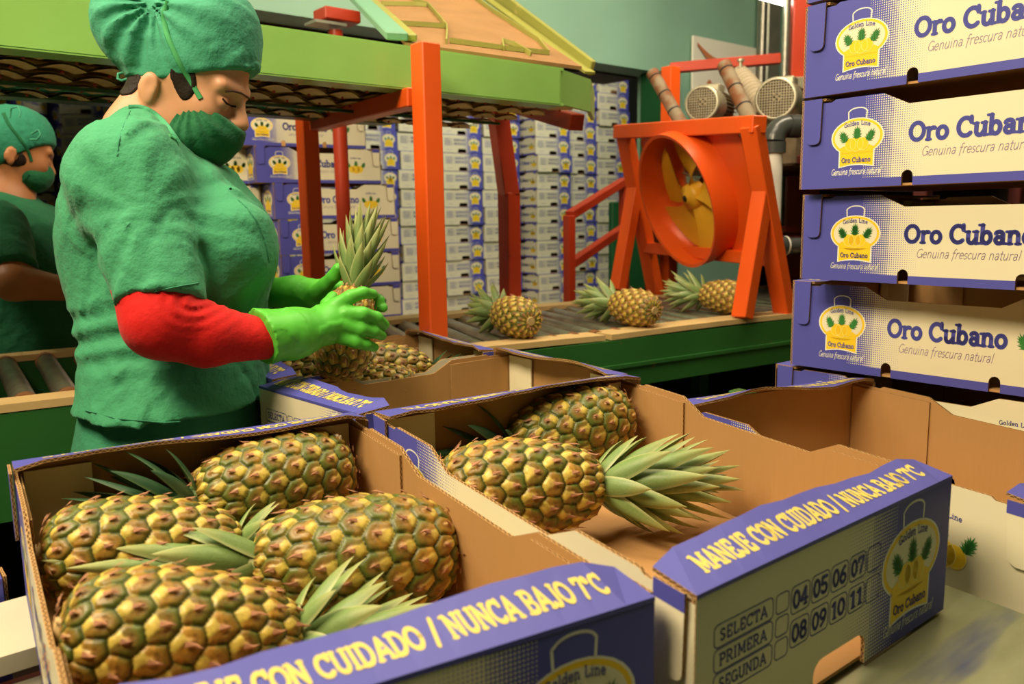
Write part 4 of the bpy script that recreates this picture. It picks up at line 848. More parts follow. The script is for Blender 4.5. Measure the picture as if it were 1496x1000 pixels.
def pine_body(seed, L=.200, R=.0575, warm=0.0, nt=270, ns=190):
    """barrel with a spiral lattice of eyes; z runs from the stem end to the crown end, origin at the centre"""
    r_ = np.random.RandomState(seed); ph = np.linspace(.012, math.pi - .012, ns); th = np.linspace(0, 2 * math.pi, nt, endpoint=False)
    pz = -L / 2 * np.cos(ph); pr = R * np.sin(ph) ** .60 * (1 - .07 * (-np.cos(ph)) - .02 * np.cos(ph) ** 2)
    s = np.concatenate([[0], np.cumsum(np.hypot(np.diff(pz), np.diff(pr)))]); MR = int(round(s[-1] / .0232)); t = s / s[-1]
    T, PH = np.meshgrid(th, np.arange(ns)); V = t[PH] * MR + T / (2 * math.pi) * 2; Uu = T / (2 * math.pi) * NE; rr = pr[PH]
    hn = np.zeros((nt * ns, 3)); base = np.stack([rr * np.cos(T), rr * np.sin(T), pz[PH]], -1).reshape(-1, 3)
    wob = noise3(base, 220, seed) * .12; wob2 = noise3(base, 200, seed + 5) * .12
    V = V.ravel() + wob; Uu = Uu.ravel() + wob2
    cw = .0268; chh = .0225
    best = np.full(len(V), 9.); sec = np.full(len(V), 9.); bx = np.zeros(len(V)); by = np.zeros(len(V)); bid = np.zeros(len(V))
    j0 = np.round(V)
    for dj in (-1, 0, 1):
        j = j0 + dj
        for di in (0, 1):
            u0 = np.floor(Uu - .5 * j) + di; uc = u0 + .5 * j; dx = (Uu - uc) * cw; dy = (V - j) * chh; d = np.hypot(dx, dy * 1.06)
            m = d < best; sec = np.where(m, best, np.minimum(sec, d)); bx = np.where(m, dx, bx); by = np.where(m, dy, by); bid = np.where(m, j * 131 + np.mod(uc * 2, 2 * NE) * 17, bid); best = np.where(m, d, best)
    g = np.clip((sec - best) / .0125, 0, 1); r = best / .0130; hsh = np.modf(np.abs(np.sin(bid * 12.9898) * 43758.5453))[0]; hs2 = np.modf(np.abs(np.sin(bid * 78.233) * 12543.123))[0]
    x = bx / .0130; y = by / .0130
    taper = np.clip(np.minimum(np.sin(ph)[PH].ravel() * 2.2, 1), .25, 1)
    dome = np.clip(g * 2.2, 0, 1) ** .6 * .8 + .2 * g; h = .0040 * dome
    # bract: a broad triangle lying over the stem-side half, its point at the middle of the eye
    tri = np.clip((.30 - y) * .85, 0, 2); bw = .12 + .70 * np.clip(tri - .1, 0, 1) ** 1.2 - .1 * (y > .1); br = np.clip((bw - np.abs(x) + .06 * np.sin(hsh * 40 + y * 9)) / .12, 0, 1) * (y < .30) * np.clip((g - .02) / .08, 0, 1)
    h = h + br * .0013 * np.clip(1 - r, 0, 1) * 1.4 + np.exp(-((x ** 2 + (y - .12) ** 2) / .03)) * .0012 - np.exp(-((r - .38) ** 2) / .01) * (y > .1) * .0007
    h *= taper
    dpr = np.gradient(pr, s); dpz = np.gradient(pz, s); nx = dpz[PH].ravel(); nz_ = -dpr[PH].ravel(); N = np.stack([nx * np.cos(T.ravel()), nx * np.sin(T.ravel()), nz_], -1)
    P = base + N * (h - .0035)[:, None]
    # pigment
    def C(c): return np.array(c)[None, :]
    mixc = lambda a, b_, f: a * (1 - f[:, None]) + b_ * f[:, None]
    gold = C((.42, .22, .03)) * (1 + .35 * (hsh[:, None] - .5)) ; gold = mixc(gold, C((.30, .115, .03)), np.clip(hs2 * .9 - .25, 0, 1)); olive = C((.10, .125, .018)) * (1 + .5 * (hs2[:, None] - .5))
    up = np.clip((pz[PH].ravel() / L + .5), 0, 1)
    greenness = np.clip(.26 + .50 * (hs2 - .5) + .22 * noise3(base, 60, seed + 9) * 2 - warm, 0, 1)
    dome_c = mixc(gold, olive, np.clip(greenness + (r - .5) * 1.5 * (y > -.1), 0, 1))
    ring = np.exp(-((r - .42) ** 2) / .02) * (y > 0); dome_c = mixc(dome_c, C((.16, .10, .03)), ring * .55)
    core = np.exp(-(x ** 2 + (y - .05) ** 2) / .05); dome_c = mixc(dome_c, C((.40, .20, .09)), core * .8)
    edge = np.clip(1 - g / np.where(y > .05, .34, .20), 0, 1) ** .8; ec = np.where((y > .05)[:, None], C((.035, .060, .010)), C((.40, .36, .05))); c = mixc(dome_c, ec, edge * .9)
    brc = mixc(C((.66, .50, .09)), C((.44, .23, .09)), np.clip(1 - r * 1.6, 0, 1) * .8); brc = mixc(brc, C((.20, .28, .03)), np.clip(np.abs(x) * 1.3 - .38, 0, 1) * .8)
    c = mixc(c, brc, np.clip(br * (1.0 - warm * .3), 0, 1)); c = mixc(c, C((.022, .030, .008)), np.clip(1 - g / .10, 0, 1) * .9)
    c *= (.80 + .2 * r_.rand(len(c)) + .16 * noise3(base, 700, seed + 2) + .12 * noise3(base, 260, seed + 3))[:, None]
    col = np.concatenate([np.clip(c, 0, 1), np.ones((len(c), 1))], 1)
    idx = np.arange(nt * ns).reshape(ns, nt); a = idx[:-1]; b_ = np.roll(idx, -1, 1)[:-1]; c_ = np.roll(idx, -1, 1)[1:]; d_ = idx[1:]
    F = np.stack([a, b_, c_, d_], -1).reshape(-1, 4)
    me = bpy.data.meshes.new('body'); me.from_pydata(P.tolist(), [], F.tolist() + [list(range(nt))[::-1], list((ns - 1) * nt + np.arange(nt))]); me.materials.append(M['pine'])
    me.polygons.foreach_set('use_smooth', [True] * len(me.polygons)); ca = me.color_attributes.new('Col', 'FLOAT_COLOR', 'POINT'); ca.data.foreach_set('color', col.ravel()); me.update()
    # dry tips
    B = MB(); 
    for j in range(1, MR):
        for i in range(NE):
            uc = i + .5 * j; th_ = 2 * math.pi * uc / NE; v = (j - th_ / (2 * math.pi) * 2) / MR
            while v < 0: v += 2 / MR * 1.0; 
            # the lattice repeats every turn
            th_ = (uc % NE) / NE * 2 * math.pi; v = (j - (uc % NE) / NE * 2) / MR if True else v
            if not (.03 < v < .97): continue
            k = int(np.searchsorted(t, v)); k = min(max(k, 1), ns - 2); e = np.array((math.cos(th_), math.sin(th_), 0)); n_ = e * dpz[k] + np.array((0, 0, -dpr[k])); tt = e * dpr[k] + np.array((0, 0, dpz[k])); sd = np.cross(n_, tt)
            p0 = e * pr[k] + np.array((0, 0, pz[k])) + n_ * .0022; l = .0085 * r_.uniform(.5, 1.25); lean = sd * r_.uniform(-.35, .35)
            q0 = p0 - tt * .004; tip = p0 + (tt + lean) * l + n_ * l * r_.uniform(.15, .75); md = p0 + tt * l * .4 + n_ * .0020; wv = .0022
            B.add([q0 - sd * wv, q0 + sd * wv, md + sd * wv * .7, tip, md - sd * wv * .7, md + n_ * .001], [(0, 1, 5), (1, 2, 5), (2, 3, 5), (3, 4, 5), (4, 0, 5), (0, 4, 3, 2, 1)], 0)
    mb_ = B.mesh('dry_tips', [M['bract']])
    S = MB(); S.tube([(0, 0, -L / 2 - .002), (0, 0, -L / 2 + .01)], [.011, .014], 12, 0); ms = S.mesh('cut_stem', [M['stem']])
    return me, mb_, ms, L, R
def leaf_mesh(L_, w_, curl, thick=.0016, n=9, mat='leaf'):
    B = MB(); vs = []; uv = []; pos = np.array((0., 0., 0.)); ang = 0.0
    for i in range(n + 1):
        t = i / n; wd = w_ * (.78 + .5 * t - 1.28 * t ** 2.2) if t < 1 else .0006; wd = max(wd, .0006) * .5; fold = .42 * wd
        d = np.array((0, math.sin(ang), math.cos(ang))); nrm = np.array((0, math.cos(ang), -math.sin(ang)))
        vs += [pos + np.array((-wd, 0, 0)) - nrm * fold, pos + np.array((-wd * .5, 0, 0)) - nrm * fold * .25, pos, pos + np.array((wd * .5, 0, 0)) - nrm * fold * .25, pos + np.array((wd, 0, 0)) - nrm * fold]; uv += [(0, t), (.25, t), (.5, t), (.75, t), (1, t)]
        pos = pos + d * L_ / n; ang += curl / n * (.4 + 1.2 * t)
    fs = [(5 * i + j, 5 * i + j + 1, 5 * i + 6 + j, 5 * i + 5 + j) for i in range(n) for j in range(4)]
    B.add(vs, fs, 0, uv, True); vb = []
    for i in range(n + 1):
        for j in range(5): t = i / n; vb.append(vs[5 * i + j] + np.array((0, thick * (1 - t) * (0 if j in (0, 4) else 1) + .0001, 0)))
    B.add(vb, [f[::-1] for f in fs], 0, uv, True); return B.mesh('leaf', [M[mat]])
LEAF = {}
for mt in ('leaf', 'leafd'):
    LEAF[mt] = [leaf_mesh(1, .40, -.55, mat=mt, thick=.02), leaf_mesh(1, .33, -.25, mat=mt, thick=.018), leaf_mesh(1, .26, .05, mat=mt, thick=.015)]
BODY = [pine_body(1), pine_body(7, L=.205, R=.060, warm=-.12), pine_body(13, L=.195, R=.056, warm=.25)]
def pineapple(c, ax, label, kind=0, roll=0.0, leaves=44, clen=.15, spread=1.0, mat='leaf', scale=1.0, group='pineapples in the near left carton', cscale=1.0, bend=0.0):
    ax = Vector(tuple(ax)).normalized(); me, mb_, ms, L, R = BODY[kind]; root = empty('pineapple', tuple(c), label, 'pineapple', group)
    root.rotation_mode = 'QUATERNION'; root.rotation_quaternion = ax.to_track_quat('Z', 'Y') @ Vector((0, 0, 1)).to_track_quat('Z', 'Y').__class__((0, 0, 1), roll); root.scale = (scale,) * 3
    link('body', me, root); o = link('dry_tips', mb_, root); o['kind'] = 'stuff'; link('cut_stem', ms, root)
    r = random.Random(kind * 100 + int(roll * 10) + leaves)
    cr = bpy.data.objects.new('crown', None)
    Bc = MB(); Bc.tube([(0, 0, L / 2 - .012), (0, 0, L / 2 + .018), (0, 0, L / 2 + clen * .6)], [.020, .015, .004], 12, 0); cr = Bc.build('crown', [M[mat]], root); cr['kind'] = None if False else cr.get('kind', ''); del cr['kind']
    for i in range(leaves):
        t = i / (leaves - 1); a = i * 2.39996 + r.uniform(-.12, .12); z = L / 2 - .012 + clen * cscale * .58 * t ** 1.15
        ll = clen * cscale * (.30 + .42 * math.sin(math.pi * (.12 + .72 * t))) * r.uniform(.85, 1.15)
        tilt = math.radians((74 - 62 * t ** .9) * spread); k = 0 if t < .4 else (1 if t < .8 else 2)
        lf = link('leaf', LEAF[mat][k], cr); wx = min(ll * 1.05, .080) * (1 if t < .7 else .8); rad = .016 * (1 - t * .75)
        lf.matrix_local = Matrix.Translation((-math.sin(a) * rad, math.cos(a) * rad, z)) @ Matrix.Rotation(a, 4, 'Z') @ Matrix.Rotation(-tilt, 4, 'X') @ Matrix.Diagonal((wx, ll, ll, 1))
    return root
def axis_to(p, q): d = np.array(q) - np.array(p); return d / np.linalg.norm(d)
def lay(px, py, d, qx, qy, qd): c = ond(px, py, d); return c, axis_to(c, ond(qx, qy, qd))
# near left carton
c, a = lay(270, 932, .690, 458, 940, .745); pineapple(c, a, 'nearest pineapple at the bottom left, its dark green crown pointing right', 0, .4, 46, .135, 1.0, group='pineapples in the near left carton', scale=.98)
c, a = lay(212, 806, .855, 360, 800, .905); pineapple(c, a, 'left pineapple of the near carton, lying against its left wall', 0, 2.2, 40, .085, 1.0, scale=.98)
c, a = lay(402, 706, 1.02, 290, 732, .965); pineapple(c, a, 'rear pineapple of the near carton, cut stem to the right', 1, 1.3, 40, .13, 1.0, mat='leafd', scale=.99)
c, a = lay(522, 812, .885, 392, 822, .86); pineapple(c, a, 'right pineapple of the near carton, long pale crown reaching left', 1, 3.6, 44, .165, .50, scale=1.07)
c, a = lay(330, 840, .98, 250, 850, .93); pineapple(c, a, 'fifth pineapple of the near carton, low in the middle under the others', 2, .8, 34, .06, .8, scale=.9)
# front middle carton
g2 = 'pineapples in the front centre carton'
c, a = lay(762, 712, 1.05, 880, 708, 1.07); pineapple(c, a, 'front pineapple of the middle carton, pale tight crown pointing right', 0, 5.2, 52, .150, .72, group=g2, scale=1.08, cscale=1.05)
c, a = lay(832, 628, 1.26, 735, 655, 1.22); pineapple(c, a, 'rear pineapple of the middle carton, its dark crown hidden at the left', 1, 2.9, 36, .14, 1.0, 'leafd', group=g2, scale=1.03)
# carton below the hands
g3 = 'pineapples in the carton below the gloved hands'
c, a = lay(472, 550, 1.60, 420, 556, 1.58); pineapple(c, a, 'pineapple with a pale crown at the left end of the carton below the hands', 0, .3, 40, .10, .9, group=g3, scale=.95)
c, a = lay(562, 543, 1.73, 616, 546, 1.75); pineapple(c, a, 'pineapple at the back of the carton below the hands, crown to the right', 1, 1.9, 40, .10, 1.0, 'leafd', group=g3, scale=1.0)
c, a = lay(548, 573, 1.605, 500, 578, 1.63); pineapple(c, a, 'yellow pineapple lying in front, partly behind the carton wall under the hands', 0, 4.4, 30, .08, .8, group=g3, scale=.9)
# held by the worker
c, a = lay(505, 487, 1.47, 523, 395, 1.50); HP = c; pineapple(c, a, 'pineapple held upright in the green gloves, tall crown in the air', 2, 1.1, 56, .155, .58, group='held pineapple', scale=.90, cscale=1.05)
# on the roller conveyor
g4 = 'pineapples riding on the roller conveyor'
def onroll(px, py, r_, qx, dd): z = CZ + r_; rr = ray(px, py); c = rr * (z / rr[2]); return c, np.array((c[0] + dd[0], c[1] + dd[1], z)) - c
for (px, py, sc, ax_, k, rl_, lb) in ((752, 463, 1.02, (.24, .96, .03), 0, .5, 'pineapple on the conveyor beside the bright orange post'), (926, 449, 1.02, (.15, .98, .03), 2, 2.6, 'middle pineapple on the conveyor, left of the fan stand'), (1060, 434, 1.02, (.0, 1.0, .03), 2, 4.4, 'farthest pineapple, on the conveyor under the fan')):
    c, _ = onroll(px, py, .056, 0, (0, 0)); pineapple(c, ax_, lb, k, rl_, 44, .16, .85, group=g4, scale=sc)
# ================================================================== PEOPLE (implicit surfaces meshed into one continuous skin per garment)
def toL(p): p = np.array(p, float); return np.array((p @ _R0, p @ _F0, p[2]))
def toW(q): q = np.asarray(q, float); return q[..., 0:1] * _R0 + q[..., 1:2] * _F0 + q[..., 2:3] * _U0
def PL(px, py, d): return toL(ond(px, py, d))
def grid(lo, hi, h):
    ax = [np.arange(lo[i], hi[i] + h, h, dtype=np.float32) for i in range(3)]; return np.meshgrid(*ax, indexing='ij'), ax
def cap(P, a, b, r1, r2, sq=None):
    a = np.asarray(a, np.float32); b = np.asarray(b, np.float32); d = b - a; L2 = float(d @ d) + 1e-9
    x, y, z = P[0] - a[0], P[1] - a[1], P[2] - a[2]; t = np.clip((x * d[0] + y * d[1] + z * d[2]) / L2, 0, 1)
    return np.sqrt((x - t * d[0]) ** 2 + (y - t * d[1]) ** 2 + (z - t * d[2]) ** 2) - (r1 + (r2 - r1) * t)
def ell(P, c, r, R=None):
    x, y, z = P[0] - c[0], P[1] - c[1], P[2] - c[2]
    if R is not None: x, y, z = (R[0][0] * x + R[1][0] * y + R[2][0] * z), (R[0][1] * x + R[1][1] * y + R[2][1] * z), (R[0][2] * x + R[1][2] * y + R[2][2] * z)
    k = np.sqrt((x / r[0]) ** 2 + (y / r[1]) ** 2 + (z / r[2]) ** 2); return (k - 1) * min(r)
def smin(a, b, k): h = np.clip(.5 + .5 * (b - a) / k, 0, 1); return b * (1 - h) + a * h - k * h * (1 - h)
def smax(a, b, k): return -smin(-a, -b, k)
def plane(P, c, n): n = np.array(n, float); n /= np.linalg.norm(n); return (P[0] - c[0]) * n[0] + (P[1] - c[1]) * n[1] + (P[2] - c[2]) * n[2]
def loft(P, rows, e=2.0):
    """rows: (z, centre a, centre b, half a, half b) from top to bottom"""
    rows = sorted(rows); zs = [r[0] for r in rows]; g_ = [np.interp(P[2], zs, [r[k] for r in rows]).astype(np.float32) for k in (1, 2, 3, 4)]
    x = np.abs(P[0] - g_[0]) / g_[2]; y = np.abs(P[1] - g_[1]) / g_[3]; k = (x ** e + y ** e) ** (1 / e); d = (k - 1) * np.minimum(g_[2], g_[3])
    d = np.maximum(d, np.maximum(P[2] - zs[-1], zs[0] - P[2])); return d
def nz(P, k, seed, n=6, warp=0.0):
    r = np.random.RandomState(seed); o = 0
    for i in range(n):
        d = r.normal(size=3); d /= np.linalg.norm(d); o = o + np.sin((P[0] * d[0] + P[1] * d[1] + P[2] * d[2]) * k * r.uniform(.5, 1.6) + r.uniform(0, 6.28) + (warp * o if i else 0))
    return o / n
def nets(f, ax):
    """naive surface nets"""
    s = f < 0; nx, ny, nzz = f.shape; c = [s[:-1, :-1, :-1], s[1:, :-1, :-1], s[:-1, 1:, :-1], s[1:, 1:, :-1], s[:-1, :-1, 1:], s[1:, :-1, 1:], s[:-1, 1:, 1:], s[1:, 1:, 1:]]
    cnt = sum(k.astype(np.int8) for k in c); act = (cnt > 0) & (cnt < 8); I = np.argwhere(act); n = len(I); vid = -np.ones(act.shape, np.int32); vid[tuple(I.T)] = np.arange(n)
    off = np.array([(0, 0, 0), (1, 0, 0), (0, 1, 0), (1, 1, 0), (0, 0, 1), (1, 0, 1), (0, 1, 1), (1, 1, 1)]); V = np.zeros((n, 3)); W_ = np.zeros(n)
    fv = [f[I[:, 0] + o[0], I[:, 1] + o[1], I[:, 2] + o[2]] for o in off]
    for a, b in ((0, 1), (2, 3), (4, 5), (6, 7), (0, 2), (1, 3), (4, 6), (5, 7), (0, 4), (1, 5), (2, 6), (3, 7)):
        m = (fv[a] < 0) != (fv[b] < 0); t = np.where(m, fv[a] / np.where(m, fv[a] - fv[b], 1), 0); p = off[a] + t[:, None] * (off[b] - off[a]); V[m] += p[m]; W_[m] += 1
    V = V / W_[:, None] + I; h = ax[0][1] - ax[0][0]; V = V * h + np.array([a[0] for a in ax]); F = []
    for k in range(3):
        sl0 = [slice(None)] * 3; sl1 = [slice(None)] * 3; sl0[k] = slice(0, -1); sl1[k] = slice(1, None); e = s[tuple(sl0)] != s[tuple(sl1)]; E = np.argwhere(e); u, v = (k + 1) % 3, (k + 2) % 3
        E = E[(E[:, u] > 0) & (E[:, v] > 0) & (E[:, u] < f.shape[u] - 1) & (E[:, v] < f.shape[v] - 1)]
        def g_(du, dv): q = E.copy(); q[:, u] -= du; q[:, v] -= dv; return vid[tuple(q.T)]
        Q = np.stack([g_(1, 1), g_(0, 1), g_(0, 0), g_(1, 0)], -1); inside = s[tuple(E.T)]; Q[~inside] = Q[~inside][:, ::-1]; F.append(Q)
    F = np.concatenate(F); F = F[(F >= 0).all(1)]; return V, F
def implicit(name, fn, lo, hi, h, mat, parent, origin, post=None, smooth=1):
    P, ax = grid(lo, hi, h); f = fn(P).astype(np.float32); V, F = nets(f, ax)
    for _ in range(smooth):
        S = np.zeros_like(V); N = np.zeros(len(V))
        for k in range(4): a, b = F[:, k], F[:, (k + 1) % 4]; np.add.at(S, a, V[b]); np.add.at(N, a, 1); np.add.at(S, b, V[a]); np.add.at(N, b, 1)
        V = V * .5 + .5 * S / np.maximum(N, 1)[:, None]
    if post is not None: V = post(V)
    us = np.unique(F); mp = -np.ones(len(V), int); mp[us] = np.arange(len(us)); V = V[us]; F = mp[F]; Wd = toW(V) - np.array(origin); me = bpy.data.meshes.new(name); me.from_pydata(Wd.tolist(), [], F.tolist()); me.polygons.foreach_set('use_smooth', [True] * len(F)); me.materials.append(mat); me.update()
    o = bpy.data.objects.new(name, me); COL.objects.link(o); o.parent = parent; return o
def hitray(fn, px, py, d0, d1, n=260):
    ds = np.linspace(d0, d1, n); pts = np.array([PL(px, py, d) for d in ds]); f = fn((pts[:, 0], pts[:, 1], pts[:, 2])); i = np.argmax(f < 0)
    return pts[i] if f[i] < 0 else None
def trace(fn, pl, d0, d1, lift=.0015, sub=6):
    out = []
    for (x0, y0), (x1, y1) in zip(pl[:-1], pl[1:]):
        for t in np.linspace(0, 1, sub, endpoint=False):
            p = hitray(fn, x0 + (x1 - x0) * t, y0 + (y1 - y0) * t, d0, d1)
            if p is not None: v = p / np.linalg.norm(p); out.append(p - v * lift)
    p = hitray(fn, pl[-1][0], pl[-1][1], d0, d1)
    if p is not None: out.append(p - p / np.linalg.norm(p) * lift)
    return [toW(q) for q in out]

def m_cloth(name, c, k=1.0):
    q = NT(name, .78, .25); n = q.noise(7, 4); q.col(q.mix(n, tuple(x * .85 for x in c), tuple(min(1, x * 1.12) for x in c))); n2 = q.noise(26, 4, rough=.6); q.bump(n2, .8 * k, .008); q.b.inputs['Sheen Weight'].default_value = .06; return q.mat
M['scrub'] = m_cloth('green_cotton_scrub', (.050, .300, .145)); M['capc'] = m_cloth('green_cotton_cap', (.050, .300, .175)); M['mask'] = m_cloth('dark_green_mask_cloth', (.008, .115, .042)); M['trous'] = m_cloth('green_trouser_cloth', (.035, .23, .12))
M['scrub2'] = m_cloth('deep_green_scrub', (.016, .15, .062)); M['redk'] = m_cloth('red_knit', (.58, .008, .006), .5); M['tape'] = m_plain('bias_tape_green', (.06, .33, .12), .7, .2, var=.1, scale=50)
q = NT('rubber_glove', .46, .4); n = q.noise(9, 3); q.col(q.mix(n, (.065, .42, .03), (.13, .58, .06))); q.bump(q.noise(16, 3), .45, .006); M['glove'] = q.mat
def m_skin(name, c):
    q = NT(name, .48, .4); q.col(q.mix(q.noise(14, 4), tuple(x * .9 for x in c), tuple(min(1, x * 1.1) for x in c))); q.b.inputs['Subsurface Weight'].default_value = .12; q.b.inputs['Subsurface Radius'].default_value = (.012, .005, .003); q.bump(q.noise(300, 2), .1, .0005); return q.mat
M['skin1'] = m_skin('fair_skin', (.60, .30, .165)); M['skin2'] = m_skin('brown_skin', (.42, .17, .065)); M['hair'] = m_plain('dark_brown_hair', (.016, .008, .004), .6, .25, var=.3, scale=90, bump=.5, bscale=220); M['brow'] = m_plain('dark_brow', (.07, .03, .015), .7)
M['shoe'] = m_plain('black_rubber_boot', (.02, .02, .02), .4)

def head_fn(C, Rm):
    """C centre, Rm columns: forward, side (away), up of the head in local axes"""
    Rm = np.array(Rm)
    def pt(f, s, u): return C + Rm @ np.array((f, s, u))
    def fn(P):
        d = ell(P, pt(-.008, 0, .012), (.093, .074, .098), Rm)
        d = smin(d, ell(P, pt(.030, 0, -.058), (.058, .052, .062), Rm), .03)
        d = smin(d, cap(P, pt(.058, 0, -.100), pt(.050, 0, -.095), .022, .026), .02)
        for s in (-1, 1):
            d = smin(d, ell(P, pt(.050, s * .040, -.040), (.030, .022, .028), Rm), .02)
            d = smin(d, cap(P, pt(.084, s * .012, .008), pt(.070, s * .045, .010), .010, .010), .012)
            d = smax(d, -ell(P, pt(.092, s * .031, -.016), (.018, .017, .012), Rm), .012)
            d = smin(d, ell(P, pt(.073, s * .031, -.017), (.0145, .015, .0135), Rm), .003)
            d = smin(d, ell(P, pt(.096, s * .012, -.043), (.011, .008, .008), Rm), .006)
        d = smin(d, cap(P, pt(.084, 0, -.004), pt(.106, 0, -.038), .0085, .0125), .012)
        d = smin(d, cap(P, pt(.088, -.014, -.078), pt(.088, .014, -.078), .007, .007), .008)
        return d
    def ears(P):
        d = None
        for s in (-1, 1):
            e = ell(P, pt(-.030, s * .074, -.044), (.017, .0085, .025), Rm); e = smin(e, ell(P, pt(-.022, s * .072, -.064), (.008, .007, .011), Rm), .006)
            e = smax(e, -ell(P, pt(-.024, s * .086, -.040), (.010, .008, .016), Rm), .004); d = e if d is None else np.minimum(d, e)
        return d
    fn.ears = ears
    return fn, pt

# ------------------------------------------------------------------ the nearer worker
D0 = 1.42
def row(y, l, r, hb, bo=0.0, d=D0):
    p, q_ = PL(l, y, d), PL(r, y, d); return ((p[2] + q_[2]) / 2, (p[0] + q_[0]) / 2, (p[1] + q_[1]) / 2 + bo, (q_[0] - p[0]) / 2, hb)
def legs_fn(hipc, foot_z, sep, dirv):
    def fn(P):
        d = None
        for s in (-1, 1):
            h_ = hipc + np.array((0, s * sep, 0)); kn = np.array((h_[0] + .02, h_[1], (h_[2] + foot_z) / 2)); an_ = np.array((h_[0] - .01, h_[1], foot_z + .08))
            c = smin(cap(P, h_, kn, .105, .072), cap(P, kn, an_, .072, .058), .03); d = c if d is None else smin(d, c, .03)
        return d
    return fn
C1 = PL(286, 112, D0); t_ = math.radians(27)
# head axes in (right, away, up): forward tips down to the right; turned a little towards the lens
R1 = np.array(((math.cos(t_), 0, math.sin(t_)), (0, 1, 0), (-math.sin(t_), 0, math.cos(t_)))); yw = math.radians(-6); Rz = np.array(((math.cos(yw), -math.sin(yw), 0), (math.sin(yw), math.cos(yw), 0), (0, 0, 1))); R1 = Rz @ R1
hf1, hp1 = head_fn(C1, R1)
neck_a, neck_b = PL(218, 195, D0 + .01), PL(236, 138, D0)
w_base = PL(250, 560, D0); org1 = toW(np.array((w_base[0], w_base[1], FL)))
per1 = empty('person', org1, 'woman in green scrubs with red sleeves and green gloves, holding a pineapple', 'person')
ro = [row(156, 194, 236, .055, .0), row(170, 182, 256, .09), row(190, 168, 268, .13), (row(215, 152, 285, .17)), row(250, 130, 330, .19), row(300, 112, 360, .19), row(350, 106, 382, .18), row(390, 108, 388, .17), row(430, 116, 386, .16), row(470, 128, 382, .155), row(510, 136, 382, .16), row(560, 134, 386, .17), row(585, 128, 390, .178)]
S1, E1 = PL(190, 262, 1.26), PL(238, 478, 1.20); cuff = PL(236, 437, 1.21); S2, E2 = PL(225, 262, 1.58), PL(300, 470, 1.62)
def tunic(P):
    d = loft(P, ro, 2.25)
    bust = ell(P, PL(338, 362, D0 - .075), (.075, .085, .085)); d = smin(d, bust, .05); d = smin(d, ell(P, PL(338, 362, D0 + .085), (.075, .085, .085)), .05)
    a = cap(P, S1, cuff, .080, .064); a = smin(a, cap(P, PL(200, 222, 1.34), S1, .062, .078), .06); n = cuff - S1; n /= np.linalg.norm(n); n = n + np.array((-.20, 0, .10)); a = smax(a, plane(P, cuff + n * .012, n), .004)
    b = cap(P, S2, S2 + (E2 - S2) * .8, .082, .06)
    d = smin(d, a, .022); d = smin(d, b, .03)
    # cloth folds: gathers round the armpit, stacked creases at the small of the back, long drags across the chest
    wv = np.clip((PL(0, 420, D0)[2] - P[2]) / .05, 0, 1) * np.clip((P[2] - PL(0, 545, D0)[2]) / .05, 0, 1) * np.clip((P[0] * -1 - .42) / .08, 0, 1)
    d = d + .0042 * wv * np.sin(P[2] * 165 + 3 * np.sin(P[0] * 14) + 2.2 * nz(P, 9, 3)) 
    rr = np.sqrt((P[0] - S1[0] - .06) ** 2 + (P[2] - S1[2] + .05) ** 2); th_ = np.arctan2(P[2] - S1[2] + .05, P[0] - S1[0] - .06)
    near = (P[1] < D0 - .02)
    d = d + .0026 * np.exp(-((rr - .10) / .07) ** 2) * np.sin(th_ * 11 + 2.5 * nz(P, 12, 5)) * near
    rdg = nz(P, 30, 11, 6, 2.2); d = d + .0060 * rdg * np.abs(rdg) * 2 + .0030 * nz(P, 55, 21, 6, 1.5) + .0045 * np.abs(nz(P, 16, 31, 5, 2.5))
    # neck opening
    d = smax(d, -cap(P, PL(212, 178, D0), PL(250, 128, D0), .058, .07), .006)
    return d
z_top, z_bot = PL(200, 135, D0)[2], PL(200, 600, D0)[2]
tun = implicit('tunic', tunic, (-.87, 1.12, z_bot), (-.36, 1.72, z_top), .0052, M['scrub'], per1, org1)
hipc = np.array((w_base[0] - .005, w_base[1] + .01, PL(250, 640, D0)[2]))
def trousers(P): return smin(legs_fn(hipc + (0, 0, -.06), FL, .085, None)(P), loft(P, [(PL(0, 560, D0)[2], w_base[0], w_base[1], .135, .14), (PL(0, 650, D0)[2], w_base[0] - .01, w_base[1], .150, .155), (PL(0, 720, D0)[2], w_base[0] - .01, w_base[1], .155, .17)], 2.2), .04) + .003 * nz(P, 30, 4)
implicit('trousers', trousers, (-.83, 1.15, FL + .03), (-.38, 1.70, PL(0, 550, D0)[2]), .010, M['trous'], per1, org1)
def body1(P):
    d = hf1(P); d = smin(d, cap(P, neck_a, neck_b, .054, .054), .02); d = smin(d, cap(P, PL(210, 215, D0), PL(240, 400, D0), .07, .09), .05); d = smin(d, cap(P, PL(240, 400, D0), PL(245, 600, D0), .09, .09), .05); return smin(d, hf1.ears(P), .003)
implicit('body', body1, (-.68, 1.28, PL(0, 620, D0)[2]), (-.37, 1.56, PL(0, -10, D0)[2]), .0040, M['skin1'], per1, org1)
for s in (-1, 1):
    ft = hipc + np.array((.03, s * .085, 0)); ft[2] = FL + .035
    implicit('boot', lambda P, ft=ft: np.maximum(smin(cap(P, ft + (-.05, 0, .0), ft + (.10, 0, -.005), .045, .036), cap(P, ft + (-.04, 0, .02), ft + (-.04, 0, .12), .05, .055), .02), FL + .002 - P[2]), (ft[0] - .12, ft[1] - .07, FL - .01), (ft[0] + .16, ft[1] + .07, FL + .18), .008, M['shoe'], per1, org1)
